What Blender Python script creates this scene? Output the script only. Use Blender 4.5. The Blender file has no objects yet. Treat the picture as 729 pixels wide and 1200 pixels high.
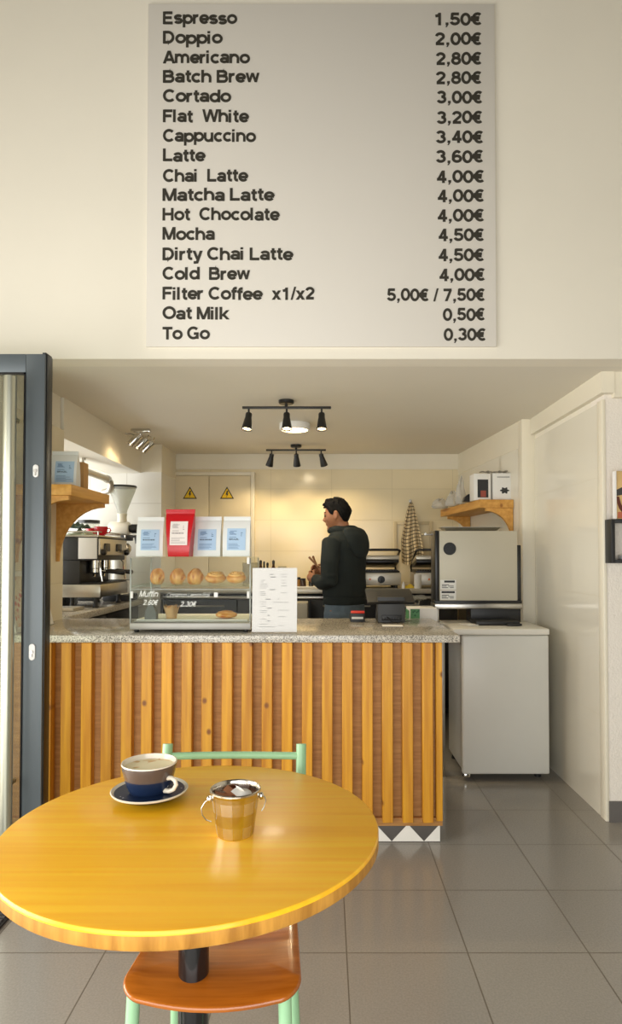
import bpy, bmesh, math, random
from mathutils import Vector, Matrix, Euler
random.seed(7)
SC = bpy.context.scene
COL = SC.collection
PI = math.pi

# ---------------------------------------------------------------- camera, light, exposure
FPX, PCX, HOR, CAMH, PITCH = 755.0, 382.0, 652.0, 1.30, math.radians(1.3)
PCY = HOR - FPX * math.tan(PITCH)
cam_d = bpy.data.cameras.new('camera'); cam = bpy.data.objects.new('camera', cam_d); COL.objects.link(cam)
cam_d.sensor_fit = 'VERTICAL'; cam_d.sensor_height = 36.0; cam_d.sensor_width = 36.0
cam_d.lens = FPX / 1200 * 36
cam_d.shift_x = (364.5 - PCX) / 1200; cam_d.shift_y = (PCY - 600) / 1200
cam_d.clip_start = 0.05
cam.location = (0, 0, CAMH); cam.rotation_euler = (PI / 2 + PITCH, 0, 0)
SC.camera = cam
w = bpy.data.worlds.new('daylight'); SC.world = w; w.use_nodes = True
w.node_tree.nodes['Background'].inputs[0].default_value = (0.86, 0.93, 1.0, 1)
w.node_tree.nodes['Background'].inputs[1].default_value = 1.0

def area(name, loc, rot, sx, sy, power, color):
    l = bpy.data.lights.new(name, 'AREA'); l.shape = 'RECTANGLE'; l.size = sx; l.size_y = sy
    l.energy = power; l.color = color
    o = bpy.data.objects.new(name, l); COL.objects.link(o); o.location = loc; o.rotation_euler = rot
    return o
area('storefront_daylight', (-0.7, -0.95, 1.05), (PI / 2, 0, 0), 3.6, 1.9, 80, (1.0, 0.985, 0.945))
area('side_window_daylight', (-2.7, 1.1, 1.0), (PI / 2, 0, -PI / 2), 2.4, 1.7, 100, (1.0, 0.985, 0.945))
area('kitchen_window_daylight', (-2.5, 4.45, 1.5), (PI / 2, 0, -PI / 2), 1.3, 0.9, 22, (0.96, 0.98, 1.0))

SC.view_settings.view_transform = 'Standard'; SC.view_settings.look = 'None'
SC.view_settings.gamma = 1.0; SC.view_settings.use_curve_mapping = False
SC.view_settings.exposure = 0.0

# ---------------------------------------------------------------- helpers
def at(px, py, Y):
    """the point at depth Y seen at a pixel of the 729x1200 photograph"""
    u = (px - PCX) / FPX; v = (PCY - py) / FPX
    d = Vector((u, math.cos(PITCH) - v * math.sin(PITCH), math.sin(PITCH) + v * math.cos(PITCH)))
    t = Y / d.y
    return Vector((d.x * t, Y, CAMH + d.z * t))

def lin(c):
    return tuple((x / 255 / 12.92 if x / 255 <= 0.04045 else ((x / 255 + 0.055) / 1.055) ** 2.4) for x in c)

class NT:
    def __init__(s, name):
        s.m = bpy.data.materials.new(name); s.m.use_nodes = True
        s.t = s.m.node_tree; s.b = s.t.nodes['Principled BSDF']; s.out = s.t.nodes['Material Output']
    def n(s, typ, **kw):
        nd = s.t.nodes.new(typ)
        for k, v in kw.items():
            if k.startswith('i_'): nd.inputs[k[2:].replace('_', ' ')].default_value = v
            else: setattr(nd, k, v)
        return nd
    def l(s, a, b): s.t.links.new(a, b)
    def coords(s, scale=(1, 1, 1), rot=(0, 0, 0), loc=(0, 0, 0)):
        tc = s.n('ShaderNodeTexCoord'); mp = s.n('ShaderNodeMapping')
        mp.inputs['Scale'].default_value = scale; mp.inputs['Rotation'].default_value = rot; mp.inputs['Location'].default_value = loc
        s.l(tc.outputs['Object'], mp.inputs['Vector']); return mp.outputs['Vector']
    def ramp(s, fac, stops):
        r = s.n('ShaderNodeValToRGB'); e = r.color_ramp.elements
        while len(e) < len(stops): e.new(0.5)
        for k, (p, c) in enumerate(stops):
            e[k].position = p; e[k].color = (*c, 1)
        s.l(fac, r.inputs[0]); return r.outputs[0]
    def bump(s, h, strength, dist=0.01):
        b = s.n('ShaderNodeBump'); b.inputs['Strength'].default_value = strength; b.inputs['Distance'].default_value = dist
        s.l(h, b.inputs['Height']); s.l(b.outputs[0], s.b.inputs['Normal'])

def mat(name, c, rough=0.5, metal=0.0, var=0.06, vscale=6.0, bump=0.0, bscale=60.0, coat=0.0, spec=0.5, trans=0.0, alpha=1.0, sheen=0.0):
    """plain surface with a soft noise variation"""
    k = NT(name); b = k.b; L = lin(c)
    b.inputs['Roughness'].default_value = rough; b.inputs['Metallic'].default_value = metal
    b.inputs['Coat Weight'].default_value = coat; b.inputs['Coat Roughness'].default_value = 0.08
    b.inputs['Specular IOR Level'].default_value = spec; b.inputs['Transmission Weight'].default_value = trans
    b.inputs['Alpha'].default_value = alpha; b.inputs['Sheen Weight'].default_value = sheen
    v = k.coords()
    nz = k.n('ShaderNodeTexNoise'); nz.inputs['Scale'].default_value = vscale; nz.inputs['Detail'].default_value = 4
    k.l(v, nz.inputs['Vector'])
    col = k.ramp(nz.outputs['Fac'], [(0.3, tuple(x * (1 - var) for x in L)), (0.7, tuple(min(1, x * (1 + var)) for x in L))])
    k.l(col, b.inputs['Base Color'])
    if bump:
        n2 = k.n('ShaderNodeTexNoise'); n2.inputs['Scale'].default_value = bscale; n2.inputs['Detail'].default_value = 3
        k.l(v, n2.inputs['Vector']); k.bump(n2.outputs['Fac'], bump)
    return k.m

def wood(name, dark, light, grain=(60, 60, 2.5), rough=0.4, coat=0.0, knots=0.0, wob=0.0, bump=0.05):
    k = NT(name); b = k.b
    b.inputs['Roughness'].default_value = rough; b.inputs['Coat Weight'].default_value = coat; b.inputs['Coat Roughness'].default_value = 0.12
    oi = k.n('ShaderNodeObjectInfo'); tc = k.n('ShaderNodeTexCoord'); mp = k.n('ShaderNodeMapping')
    mp.inputs['Scale'].default_value = grain
    k.l(tc.outputs['Object'], mp.inputs['Vector'])
    ad = k.n('ShaderNodeVectorMath', operation='ADD'); k.l(mp.outputs[0], ad.inputs[0])
    mu = k.n('ShaderNodeMath', operation='MULTIPLY'); mu.inputs[1].default_value = 37.0; k.l(oi.outputs['Random'], mu.inputs[0])
    k.l(mu.outputs[0], ad.inputs[1])
    nz = k.n('ShaderNodeTexNoise'); nz.inputs['Scale'].default_value = 1.0; nz.inputs['Detail'].default_value = 5; nz.inputs['Distortion'].default_value = wob
    k.l(ad.outputs[0], nz.inputs['Vector'])
    D, L = lin(dark), lin(light)
    mid = tuple((x + y) / 2 for x, y in zip(D, L))
    col = k.ramp(nz.outputs['Fac'], [(0.30, D), (0.5, mid), (0.68, L)])
    # each board a little lighter or darker
    hs = k.n('ShaderNodeHueSaturation'); mr = k.n('ShaderNodeMapRange'); mr.inputs['To Min'].default_value = 0.9; mr.inputs['To Max'].default_value = 1.1
    k.l(oi.outputs['Random'], mr.inputs['Value']); k.l(mr.outputs[0], hs.inputs['Value']); k.l(col, hs.inputs['Color'])
    last = hs.outputs[0]
    if knots:
        mp2 = k.n('ShaderNodeMapping'); mp2.inputs['Scale'].default_value = (4.6, 4.6, 3.6); mp2.inputs['Rotation'].default_value = (PI / 2, 0, 0); k.l(tc.outputs['Object'], mp2.inputs['Vector'])
        a2 = k.n('ShaderNodeVectorMath', operation='ADD'); k.l(mp2.outputs[0], a2.inputs[0]); k.l(mu.outputs[0], a2.inputs[1])
        vo = k.n('ShaderNodeTexVoronoi', voronoi_dimensions='2D'); vo.inputs['Scale'].default_value = 1.0; k.l(a2.outputs[0], vo.inputs['Vector'])
        kf = k.ramp(vo.outputs['Distance'], [(0.025, (1, 1, 1)), (0.065, (0, 0, 0))])
        mx = k.n('ShaderNodeMix', data_type='RGBA'); k.l(kf, mx.inputs['Factor']); k.l(last, mx.inputs['A'])
        mx.inputs['B'].default_value = (D[0] * knots, D[1] * knots * .8, D[2] * knots * .8, 1); last = mx.outputs['Result']
    k.l(last, b.inputs['Base Color'])
    if bump: k.bump(nz.outputs['Fac'], bump, 0.004)
    return k.m

def tiles(name, c, joint, bw, bh, mortar, rot=(0, 0, 0), loc=(0, 0, 0), rough=0.15, var=0.04, speck=0.0, bumpy=0.3, spec=0.5, mrough=0.7):
    k = NT(name); b = k.b
    v = k.coords(rot=rot, loc=loc)
    br = k.n('ShaderNodeTexBrick', offset=0.0, squash=1.0); br.inputs['Scale'].default_value = 1.0
    br.inputs['Brick Width'].default_value = bw; br.inputs['Row Height'].default_value = bh
    br.inputs['Mortar Size'].default_value = mortar; br.inputs['Mortar Smooth'].default_value = 0.1
    br.inputs['Bias'].default_value = 0.0
    L = lin(c)
    br.inputs['Color1'].default_value = (*[x * (1 - var) for x in L], 1); br.inputs['Color2'].default_value = (*[min(1, x * (1 + var)) for x in L], 1)
    br.inputs['Mortar'].default_value = (*lin(joint), 1)
    k.l(v, br.inputs['Vector']); last = br.outputs['Color']
    if speck:
        nz = k.n('ShaderNodeTexNoise'); nz.inputs['Scale'].default_value = 160; nz.inputs['Detail'].default_value = 2; k.l(v, nz.inputs['Vector'])
        r = k.ramp(nz.outputs['Fac'], [(0.35, (1 - speck,) * 3), (0.65, (1 + speck,) * 3)])
        mx = k.n('ShaderNodeMix', data_type='RGBA', blend_type='MULTIPLY'); mx.inputs['Factor'].default_value = 1.0
        k.l(last, mx.inputs['A']); k.l(r, mx.inputs['B']); last = mx.outputs['Result']
    k.l(last, b.inputs['Base Color'])
    mr = k.n('ShaderNodeMapRange'); mr.inputs['To Min'].default_value = rough; mr.inputs['To Max'].default_value = mrough
    k.l(br.outputs['Fac'], mr.inputs['Value']); k.l(mr.outputs[0], b.inputs['Roughness'])
    b.inputs['Specular IOR Level'].default_value = spec
    iv = k.n('ShaderNodeMath', operation='SUBTRACT'); iv.inputs[0].default_value = 1.0; k.l(br.outputs['Fac'], iv.inputs[1])
    k.bump(iv.outputs[0], bumpy, 0.003)
    return k.m

def granite(name):
    k = NT(name); b = k.b; v = k.coords()
    vo = k.n('ShaderNodeTexVoronoi'); vo.inputs['Scale'].default_value = 270; k.l(v, vo.inputs['Vector'])
    sp = k.n('ShaderNodeSeparateColor'); k.l(vo.outputs['Color'], sp.inputs[0])
    col = k.ramp(sp.outputs[0], [(0.0, lin((100, 96, 88))), (0.22, lin((150, 143, 132))), (0.5, lin((186, 178, 163))), (0.85, lin((214, 207, 192)))])
    k.l(col, b.inputs['Base Color']); b.inputs['Roughness'].default_value = 0.16
    return k.m

def glass(name, tint=(235, 240, 236), refl=0.5, rough=0.02, haze=0.0):
    k = NT(name); t = k.t
    tr = k.n('ShaderNodeBsdfTransparent'); tr.inputs[0].default_value = (*lin(tint), 1)
    gl = k.n('ShaderNodeBsdfGlossy'); gl.inputs['Roughness'].default_value = rough
    lw = k.n('ShaderNodeLayerWeight'); pw = k.n('ShaderNodeMath', operation='POWER'); pw.inputs[1].default_value = 4.0; k.l(lw.outputs['Facing'], pw.inputs[0])
    mu = k.n('ShaderNodeMath', operation='MULTIPLY_ADD'); mu.inputs[1].default_value = refl; mu.inputs[2].default_value = .05 * refl; k.l(pw.outputs[0], mu.inputs[0])
    mx = k.n('ShaderNodeMixShader'); k.l(mu.outputs[0], mx.inputs[0]); k.l(tr.outputs[0], mx.inputs[1]); k.l(gl.outputs[0], mx.inputs[2])
    last = mx.outputs[0]
    if haze:
        df = k.n('ShaderNodeBsdfDiffuse'); df.inputs[0].default_value = (0.8, 0.8, 0.78, 1)
        m2 = k.n('ShaderNodeMixShader'); m2.inputs[0].default_value = haze; k.l(last, m2.inputs[1]); k.l(df.outputs[0], m2.inputs[2]); last = m2.outputs[0]
    k.l(last, k.out.inputs['Surface'])
    return k.m

def emit(name, c, s):
    k = NT(name); k.b.inputs['Base Color'].default_value = (*lin(c), 1)
    k.b.inputs['Emission Color'].default_value = (*lin(c), 1); k.b.inputs['Emission Strength'].default_value = s
    return k.m

def wmat(o):
    m = o.matrix_basis.copy()
    while o.parent:
        o = o.parent; m = o.matrix_basis @ m
    return m

class MB:
    """collects shapes and links them as one mesh object"""
    def __init__(s): s.bm = bmesh.new(); s.mi = 0
    def mark(s):
        for f in s.bm.faces:
            if not f.tag: f.material_index = s.mi; f.tag = True
        return s
    def add(s, verts, faces, M=None):
        vs = [s.bm.verts.new((M @ Vector(v)) if M else Vector(v)) for v in verts]
        for f in faces:
            try: s.bm.faces.new([vs[i] for i in f])
            except ValueError: pass
        return s.mark()
    def merge(s, t, M=None):
        if M: bmesh.ops.transform(t, matrix=M, verts=t.verts)
        me = bpy.data.meshes.new('tmp'); t.to_mesh(me); t.free()
        for p in me.polygons: p.material_index = 0
        n0 = len(s.bm.faces); s.bm.from_mesh(me); bpy.data.meshes.remove(me)
        s.bm.faces.ensure_lookup_table()
        for f in s.bm.faces[n0:]: f.tag = False
        return s.mark()
    def box(s, x0, x1, y0, y1, z0, z1, b=0.0, seg=2, M=None):
        t = bmesh.new(); bmesh.ops.create_cube(t, size=1)
        for v in t.verts: v.co = Vector(((x0 + x1) / 2 + v.co.x * (x1 - x0), (y0 + y1) / 2 + v.co.y * (y1 - y0), (z0 + z1) / 2 + v.co.z * (z1 - z0)))
        if b: bmesh.ops.bevel(t, geom=t.edges[:], offset=b, segments=seg, affect='EDGES', profile=0.5, clamp_overlap=True)
        return s.merge(t, M)
    def prism(s, pts, axis, a, b, bev=0.0, M=None):
        f = {'X': lambda p, q: (q, p[0], p[1]), 'Y': lambda p, q: (p[0], q, p[1]), 'Z': lambda p, q: (p[0], p[1], q)}[axis]
        t = bmesh.new(); n = len(pts)
        lo = [t.verts.new(f(p, a)) for p in pts]; hi = [t.verts.new(f(p, b)) for p in pts]
        c1 = t.faces.new(lo); c2 = t.faces.new(hi)
        for i in range(n): t.faces.new((lo[i], lo[(i + 1) % n], hi[(i + 1) % n], hi[i]))
        bmesh.ops.recalc_face_normals(t, faces=t.faces)
        if bev: bmesh.ops.bevel(t, geom=c1.edges[:] + c2.edges[:], offset=bev, segments=2, affect='EDGES', profile=0.5, clamp_overlap=True)
        return s.merge(t, M)
    def loft(s, rings, cap=True, M=None):
        n = len(rings[0]); vs = [p for r in rings for p in r]; fs = []
        for k in range(len(rings) - 1):
            for i in range(n): fs.append((k * n + i, k * n + (i + 1) % n, (k + 1) * n + (i + 1) % n, (k + 1) * n + i))
        if cap:
            fs.append(tuple(range(n))[::-1]); fs.append(tuple((len(rings) - 1) * n + i for i in range(n)))
        return s.add(vs, fs, M)
    def lathe(s, prof, c=(0, 0, 0), n=32, M=None, cap=True):
        c = Vector(c)
        rings = [[c + Vector((r * math.cos(2 * PI * i / n), r * math.sin(2 * PI * i / n), z)) for i in range(n)] for r, z in prof]
        return s.loft(rings, cap, M)
    def tube(s, pts, r, n=10, M=None, closed=False):
        pts = [Vector(p) for p in pts]; R = r if isinstance(r, (list, tuple)) else [r] * len(pts)
        rings = []; prev = None; N = len(pts)
        for i, p in enumerate(pts):
            if closed: d = pts[(i + 1) % N] - pts[i - 1]
            else: d = pts[min(i + 1, N - 1)] - pts[max(i - 1, 0)]
            d.normalize()
            if prev is None:
                prev = d.cross(Vector((0, 0, 1)))
                if prev.length < 0.1: prev = d.cross(Vector((1, 0, 0)))
            prev = (prev - d * prev.dot(d)).normalized(); q = d.cross(prev)
            rings.append([p + (prev * math.cos(2 * PI * j / n) + q * math.sin(2 * PI * j / n)) * R[i] for j in range(n)])
        if closed: rings.append(rings[0]); return s.loft(rings, False, M)
        return s.loft(rings, True, M)
    def ell(s, c, rx, ry, rz, n=20, m=12, M=None):
        t = bmesh.new(); bmesh.ops.create_uvsphere(t, u_segments=n, v_segments=m, radius=1)
        for v in t.verts: v.co = Vector((c[0] + v.co.x * rx, c[1] + v.co.y * ry, c[2] + v.co.z * rz))
        return s.merge(t, M)
    def mesh(s, me, M=None):
        t = bmesh.new(); t.from_mesh(me); return s.merge(t, M)
    def build(s, name, mats, parent=None, local=False, smooth=40, remesh=None, weld=True):
        bm = s.bm
        if weld: bmesh.ops.remove_doubles(bm, verts=bm.verts, dist=1e-6)
        bmesh.ops.recalc_face_normals(bm, faces=bm.faces)
        origin = None
        if parent is not None:
            if not local: bmesh.ops.transform(bm, matrix=wmat(parent).inverted(), verts=bm.verts)
        elif not local:
            xs = [v.co for v in bm.verts]
            lo = Vector([min(v[i] for v in xs) for i in range(3)]); hi = Vector([max(v[i] for v in xs) for i in range(3)])
            origin = Vector(((lo.x + hi.x) / 2, (lo.y + hi.y) / 2, lo.z))
            bmesh.ops.translate(bm, verts=bm.verts, vec=-origin)
        me = bpy.data.meshes.new(name); bm.to_mesh(me); bm.free()
        if not isinstance(mats, (list, tuple)): mats = [mats]
        for m in mats: me.materials.append(m)
        if remesh: me = remeshed(me, *remesh)
        me.polygons.foreach_set('use_smooth', [True] * len(me.polygons))
        me.set_sharp_from_angle(angle=math.radians(smooth))
        o = bpy.data.objects.new(name, me); COL.objects.link(o)
        if parent is not None: o.parent = parent
        if origin is not None: o.location = origin
        return o

def remeshed(me, voxel, it=6, fac=0.5):
    o = bpy.data.objects.new('tmp', me); COL.objects.link(o)
    r = o.modifiers.new('r', 'REMESH'); r.mode = 'VOXEL'; r.voxel_size = voxel; r.use_smooth_shade = True
    if it:
        sm = o.modifiers.new('s', 'SMOOTH'); sm.iterations = it; sm.factor = fac
    dg = bpy.context.evaluated_depsgraph_get(); dg.update()
    out = bpy.data.meshes.new_from_object(o.evaluated_get(dg)); out.name = me.name
    ms = list(me.materials); bpy.data.objects.remove(o)
    out.materials.clear()
    for m in ms: out.materials.append(m)
    return out

def tag(o, label, cat, group=None):
    o['label'] = label; o['category'] = cat
    if group: o['group'] = group
    return o
def thing(name, label, cat, loc=(0, 0, 0), rz=0.0, group=None):
    o = bpy.data.objects.new(name, None); o.empty_display_size = 0.05; COL.objects.link(o)
    o.location = loc; o.rotation_euler = (0, 0, rz)
    return tag(o, label, cat, group)
def struct(o): o['kind'] = 'structure'; return o
def part(o, label): o['label'] = label; return o
def copy_tree(o, parent=None):
    c = o.copy(); COL.objects.link(c)
    if parent: c.parent = parent
    for ch in list(o.children): copy_tree(ch, c)
    return c

# letters: heavy plain sans-serif strokes, em units (capitals 0.72 high)
def arc(cx, cy, rx, ry, a0, a1):
    n = max(4, int(abs(a1 - a0) / 9)); return [(cx + rx * math.cos(math.radians(a0 + (a1 - a0) * i / n)), cy + ry * math.sin(math.radians(a0 + (a1 - a0) * i / n))) for i in range(n + 1)]
H_, XH, CP = .066, .53, .72
def glyph(c):
    """advance, strokes (centre lines), slanted bars (x0,y0,x1,y1,width)"""
    h, X, C = H_, XH, CP; st = [(h, 0), (h, C)]; sx = [(h, 0), (h, X)]
    D = lambda cx, cy, rx, ry: arc(cx, cy, rx, ry, 0, 360)
    G = {
     'E': (.64, [st, [(h, C - h), (.55, C - h)], [(h, .37), (.51, .37)], [(h, h), (.57, h)]], []),
     'F': (.59, [st, [(h, C - h), (.54, C - h)], [(h, .36), (.48, .36)]], []),
     'L': (.58, [st, [(h, h), (.53, h)]], []), 'I': (.25, [st], []),
     'T': (.60, [[(0, C - h), (.58, C - h)], [(.29, 0), (.29, C)]], []),
     'D': (.69, [st, [(h, h), (.27, h)] + arc(.27, .36, .285, .294, -90, 90) + [(h, C - h)]], []),
     'B': (.67, [st, [(h, C - h), (.36, C - h)] + arc(.36, .52, .15, .134, 90, -90) + [(h, .386)], [(h, .386), (.38, .386)] + arc(.38, .226, .175, .16, 90, -90) + [(h, h)]], []),
     'R': (.69, [st, [(h, C - h), (.38, C - h)] + arc(.38, .515, .165, .139, 90, -90) + [(h, .376)]], [(.36, .36, .57, 0, .15)]),
     'Z': (.60, [[(.05, C - h), (.54, C - h)], [(.03, h), (.56, h)]], [(.11, .1, .48, .62, .17)]),
     'A': (.69, [[(.17, .21), (.52, .21)]], [(.07, 0, .335, C, .145), (.62, 0, .355, C, .145)]),
     'W': (.95, [], [(.065, C, .25, 0, .13), (.25, 0, .47, C, .13), (.47, C, .69, 0, .13), (.69, 0, .875, C, .13)]),
     'M': (.80, [st, [(.68, 0), (.68, C)]], [(.08, C, .373, 0, .14), (.666, C, .373, 0, .14)]),
     'C': (.71, [arc(.36, .36, .294, .298, 44, 316)], []),
     'G': (.76, [arc(.37, .36, .30, .298, 44, 318), [(.61, .02), (.61, .37)], [(.40, .32), (.67, .32)]], []),
     'O': (.77, [D(.375, .36, .31, .298)], []), 'H': (.70, [st, [(.57, 0), (.57, C)], [(h, .37), (.57, .37)]], []),
     'o': (.60, [D(.295, .265, .229, .203)], []), 'c': (.55, [arc(.29, .265, .224, .203, 46, 314)], []),
     'e': (.57, [arc(.29, .265, .224, .203, 0, 322), [(.08, .255), (.545, .255)]], []),
     's': (.54, [arc(.265, .368, .18, .098, 22, 270) + arc(.265, .167, .192, .103, 90, -160)], []),
     'p': (.60, [[(h, -.2), (h, X)], D(.30, .265, .222, .203)], []), 'd': (.61, [[(.52, 0), (.52, C)], D(.288, .265, .222, .203)], []),
     'r': (.38, [sx, arc(.27, .26, .204, .205, 180, 78)], []), 'i': (.25, [sx, [(h, .605), (h, C)]], []), 'l': (.25, [st], []),
     'm': (.88, [sx, arc(.24, .28, .174, .188, 180, 0) + [(.414, 0)], arc(.588, .28, .174, .188, 180, 0) + [(.762, 0)]], []),
     'n': (.59, [sx, arc(.275, .265, .209, .203, 180, 0) + [(.484, 0)]], []), 'h': (.59, [st, arc(.275, .265, .209, .203, 180, 0) + [(.484, 0)]], []),
     'u': (.60, [[(.48, 0), (.48, X)], [(h, X)] + arc(.273, .265, .207, .203, 180, 360)], []),
     'a': (.56, [arc(.27, .36, .185, .108, 168, 0) + [(.455, 0)], D(.25, .166, .184, .103)], []),
     't': (.36, [[(.16, .67), (.16, .17)] + arc(.26, .166, .10, .10, 180, 270) + [(.33, h)], [(.02, .475), (.33, .475)]], []),
     'f': (.34, [[(.14, 0), (.14, .55)] + arc(.25, .555, .11, .10, 180, 90) + [(.32, .655)], [(.01, .475), (.32, .475)]], []),
     'w': (.76, [], [(.06, X, .195, 0, .12), (.195, 0, .375, X, .12), (.375, X, .555, 0, .12), (.555, 0, .69, X, .12)]),
     'x': (.54, [], [(.08, 0, .44, X, .15), (.44, 0, .08, X, .15)]), 'k': (.56, [st], [(.13, .18, .46, X, .16), (.22, .27, .475, 0, .16)]),
     'y': (.55, [[(.06, -.14), (.21, -.14)]], [(.07, X, .275, .03, .14), (.475, X, .225, -.2, .14)]),
     '0': (.56, [D(.28, .355, .205, .292)], []), '1': (.56, [[(.31, 0), (.31, .71)], [(.09, .53), (.22, .55), (.31, .64)]], []),
     '2': (.56, [arc(.275, .49, .19, .158, 170, -32) + [(.10, .09)], [(.05, h), (.50, h)]], []),
     '3': (.56, [arc(.265, .51, .172, .136, 160, -90) , arc(.27, .22, .195, .155, 90, -162)], []),
     '4': (.56, [[(.37, 0), (.37, .71)], [(.03, .21), (.53, .21)]], [(.10, .2, .36, .71, .13)]),
     '5': (.56, [[(.11, .645), (.49, .645)], [(.145, .68), (.115, .335)] , arc(.27, .235, .20, .17, 148, -162)], []),
     '6': (.56, [D(.285, .225, .195, .16), arc(.295, .355, .205, .292, 46, 205)], []), '7': (.56, [[(.04, .645), (.52, .645)]], [(.20, 0, .455, .62, .14)]),
     '8': (.56, [D(.28, .52, .16, .128), D(.28, .228, .195, .162)], []),
     ',': (.28, [[(.14, 0), (.14, .13)]], [(.10, -.12, .165, .01, .07)]), '.': (.28, [[(.14, 0), (.14, .13)]], []),
     '\u20ac': (.57, [arc(.35, .355, .235, .292, 52, 308), [(.0, .425), (.44, .425)], [(.0, .285), (.42, .285)]], []),
     '/': (.29, [], [(.04, -.02, .25, .73, .10)]), ' ': (.27, [], [])}
    return G[c]
def ribbon(pts, w):
    closed = (Vector(pts[0]) - Vector(pts[-1])).length < 1e-6
    P_ = [Vector(p) for p in pts]
    if closed: P_ = P_[:-1]
    n = len(P_); Lf, Rt = [], []
    for i in range(n):
        a = P_[i - 1] if (i or closed) else None; c = P_[(i + 1) % n] if (i < n - 1 or closed) else None
        d1 = (P_[i] - a).normalized() if a is not None else None; d2 = (c - P_[i]).normalized() if c is not None else None
        if d1 is None: d1 = d2
        if d2 is None: d2 = d1
        t = d1 + d2; t = t.normalized() if t.length > 1e-4 else d1
        nn = Vector((-t.y, t.x)); k = 1 / max(.45, nn.dot(Vector((-d1.y, d1.x))))
        Lf.append(P_[i] + nn * (w / 2 * k)); Rt.append(P_[i] - nn * (w / 2 * k))
    m = n if closed else n - 1
    return [[Lf[i], Rt[i], Rt[(i + 1) % n], Lf[(i + 1) % n]] for i in range(m)]
def put_text(mb, s, x0, x1, z, capx, y, weight=.13, ext=0.001, shear=0.0, jit=0.0, seed=0):
    """text facing the viewer (-Y): from x0 to x1 on baseline z; capx = height of capitals"""
    rnd = random.Random(s + str(seed)); quads = []; own = []; x = 0.0; word = 0
    for c in s:
        if c == ' ' and own: word = max(own) + 1
        adv, strokes, slants = glyph(c); dy = rnd.uniform(-jit, jit)
        for p in strokes:
            for q in ribbon(p, weight): quads.append([(v.x + x, v.y + dy) for v in q])
        for a, b_, c_, d, w_ in slants:
            w_ = w_ * weight / .13; quads.append([(a - w_ / 2 + x, b_ + dy), (a + w_ / 2 + x, b_ + dy), (c_ + w_ / 2 + x, d + dy), (c_ - w_ / 2 + x, d + dy)])
        own += [word] * (len(quads) - len(own))
        x += adv
    xs = [p[0] for q in quads for p in q]; lo, hi = min(xs), max(xs); sx = (x1 - x0) / (hi - lo); sz = capx / CP
    vs, fs = {}, {}
    allv, allf = vs, fs
    for k_, q in enumerate(quads):
        g_ = own[k_] if isinstance(mb, list) else 0; vs = allv.setdefault(g_, []); fs = allf.setdefault(g_, [])
        b0 = len(vs); q = [(x0 + (px - lo) * sx + py * sz * shear, z + py * sz) for px, py in q]
        ar = sum(q[i][0] * q[(i + 1) % 4][1] - q[(i + 1) % 4][0] * q[i][1] for i in range(4))
        if ar < 0: q = q[::-1]
        e = ext * (1 + .0002 * (k_ % 9))
        vs += [(px, y - e, pz) for px, pz in q] + [(px, y, pz) for px, pz in q]
        fs += [(b0, b0 + 1, b0 + 2, b0 + 3)] + [(b0 + i, b0 + 4 + i, b0 + 4 + (i + 1) % 4, b0 + (i + 1) % 4) for i in range(4)]
    for g_ in sorted(allv):
        if isinstance(mb, list): mb.append(MB().add(allv[g_], allf[g_]))
        else: mb.add(allv[g_], allf[g_])
    return mb

# ---------------------------------------------------------------- materials
M = {}
M['white_wall'] = mat('cream_plaster', (236, 229, 212), 0.75, var=0.015, vscale=2, bump=0.03, bscale=120)
M['ceil'] = mat('ceiling_paint', (226, 219, 203), 0.55, var=0.01, vscale=2)
M['hallgrey'] = mat('bounce_cutting_hall_grey', (122, 119, 112), 0.8, var=0.01, vscale=2)  # dark tone on unseen hall surfaces, set to cut bounce light on the wall
M['rough_wall'] = mat('rough_plaster', (236, 228, 216), 0.85, var=0.02, vscale=8, bump=0.35, bscale=110)
M['trim'] = mat('cream_gloss_paint', (232, 224, 203), 0.4, var=0.01)
M['floor'] = tiles('grey_floor_tile', (152, 147, 139), (104, 96, 84), 0.397, 0.397, 0.0022, loc=(-0.265 + 0.397 * 10, 0.307 + 0.397 * 12, 0), rough=0.17, var=0.025, speck=0.07, bumpy=0.15, mrough=0.6)
M['tile_xz'] = tiles('cream_wall_tile', (232, 218, 183), (210, 196, 161), 0.54, 0.277, 0.002, rot=(PI / 2, 0, 0), loc=(-0.17, -0.038, 0), rough=0.14, var=0.012, bumpy=0.12)
M['tile_yz'] = tiles('white_wall_tile', (228, 222, 205), (206, 199, 180), 0.6, 0.30, 0.002, rot=(PI / 2, 0, PI / 2), loc=(0.1, 0.07, 0), rough=0.12, var=0.012, bumpy=0.1)
M['tile_side'] = tiles('pale_wall_tile', (229, 218, 190), (198, 186, 158), 0.45, 0.30, 0.002, rot=(PI / 2, 0, PI / 2), loc=(0.2, 0.1, 0), rough=0.14, var=0.012, bumpy=0.12)
M['tile_left'] = tiles('white_kitchen_tile', (232, 229, 220), (205, 200, 188), 0.30, 0.28, 0.003, rot=(PI / 2, 0, 0), loc=(0.1, 0.05, 0), rough=0.14, var=0.012, bumpy=0.12)
M['granite'] = granite('speckled_granite')
M['slat'] = wood('amber_pine_batten', (188, 120, 12), (220, 158, 32), (46, 46, 2.2), 0.45, 0.1, knots=0.42)
M['backboard'] = wood('tan_plywood', (170, 118, 62), (196, 144, 82), (10, 10, 90), 0.6, bump=0.08)
M['table'] = wood('yellow_lacquered_beech', (243, 172, 14), (254, 195, 36), (1.6, 50, 50), 0.33, 0.1, wob=0.4, bump=0.02)
M['table_edge'] = wood('worn_yellow_edge', (152, 100, 30), (208, 150, 62), (38, 38, 5), 0.5, 0.0, wob=0.6)
M['seat'] = wood('orange_varnished_ply', (150, 78, 14), (186, 106, 30), (3, 60, 60), 0.25, 0.5)
M['shelfwood'] = wood('honey_pine', (196, 137, 58), (220, 166, 84), (40, 3, 40), 0.5, knots=0.6)
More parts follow.
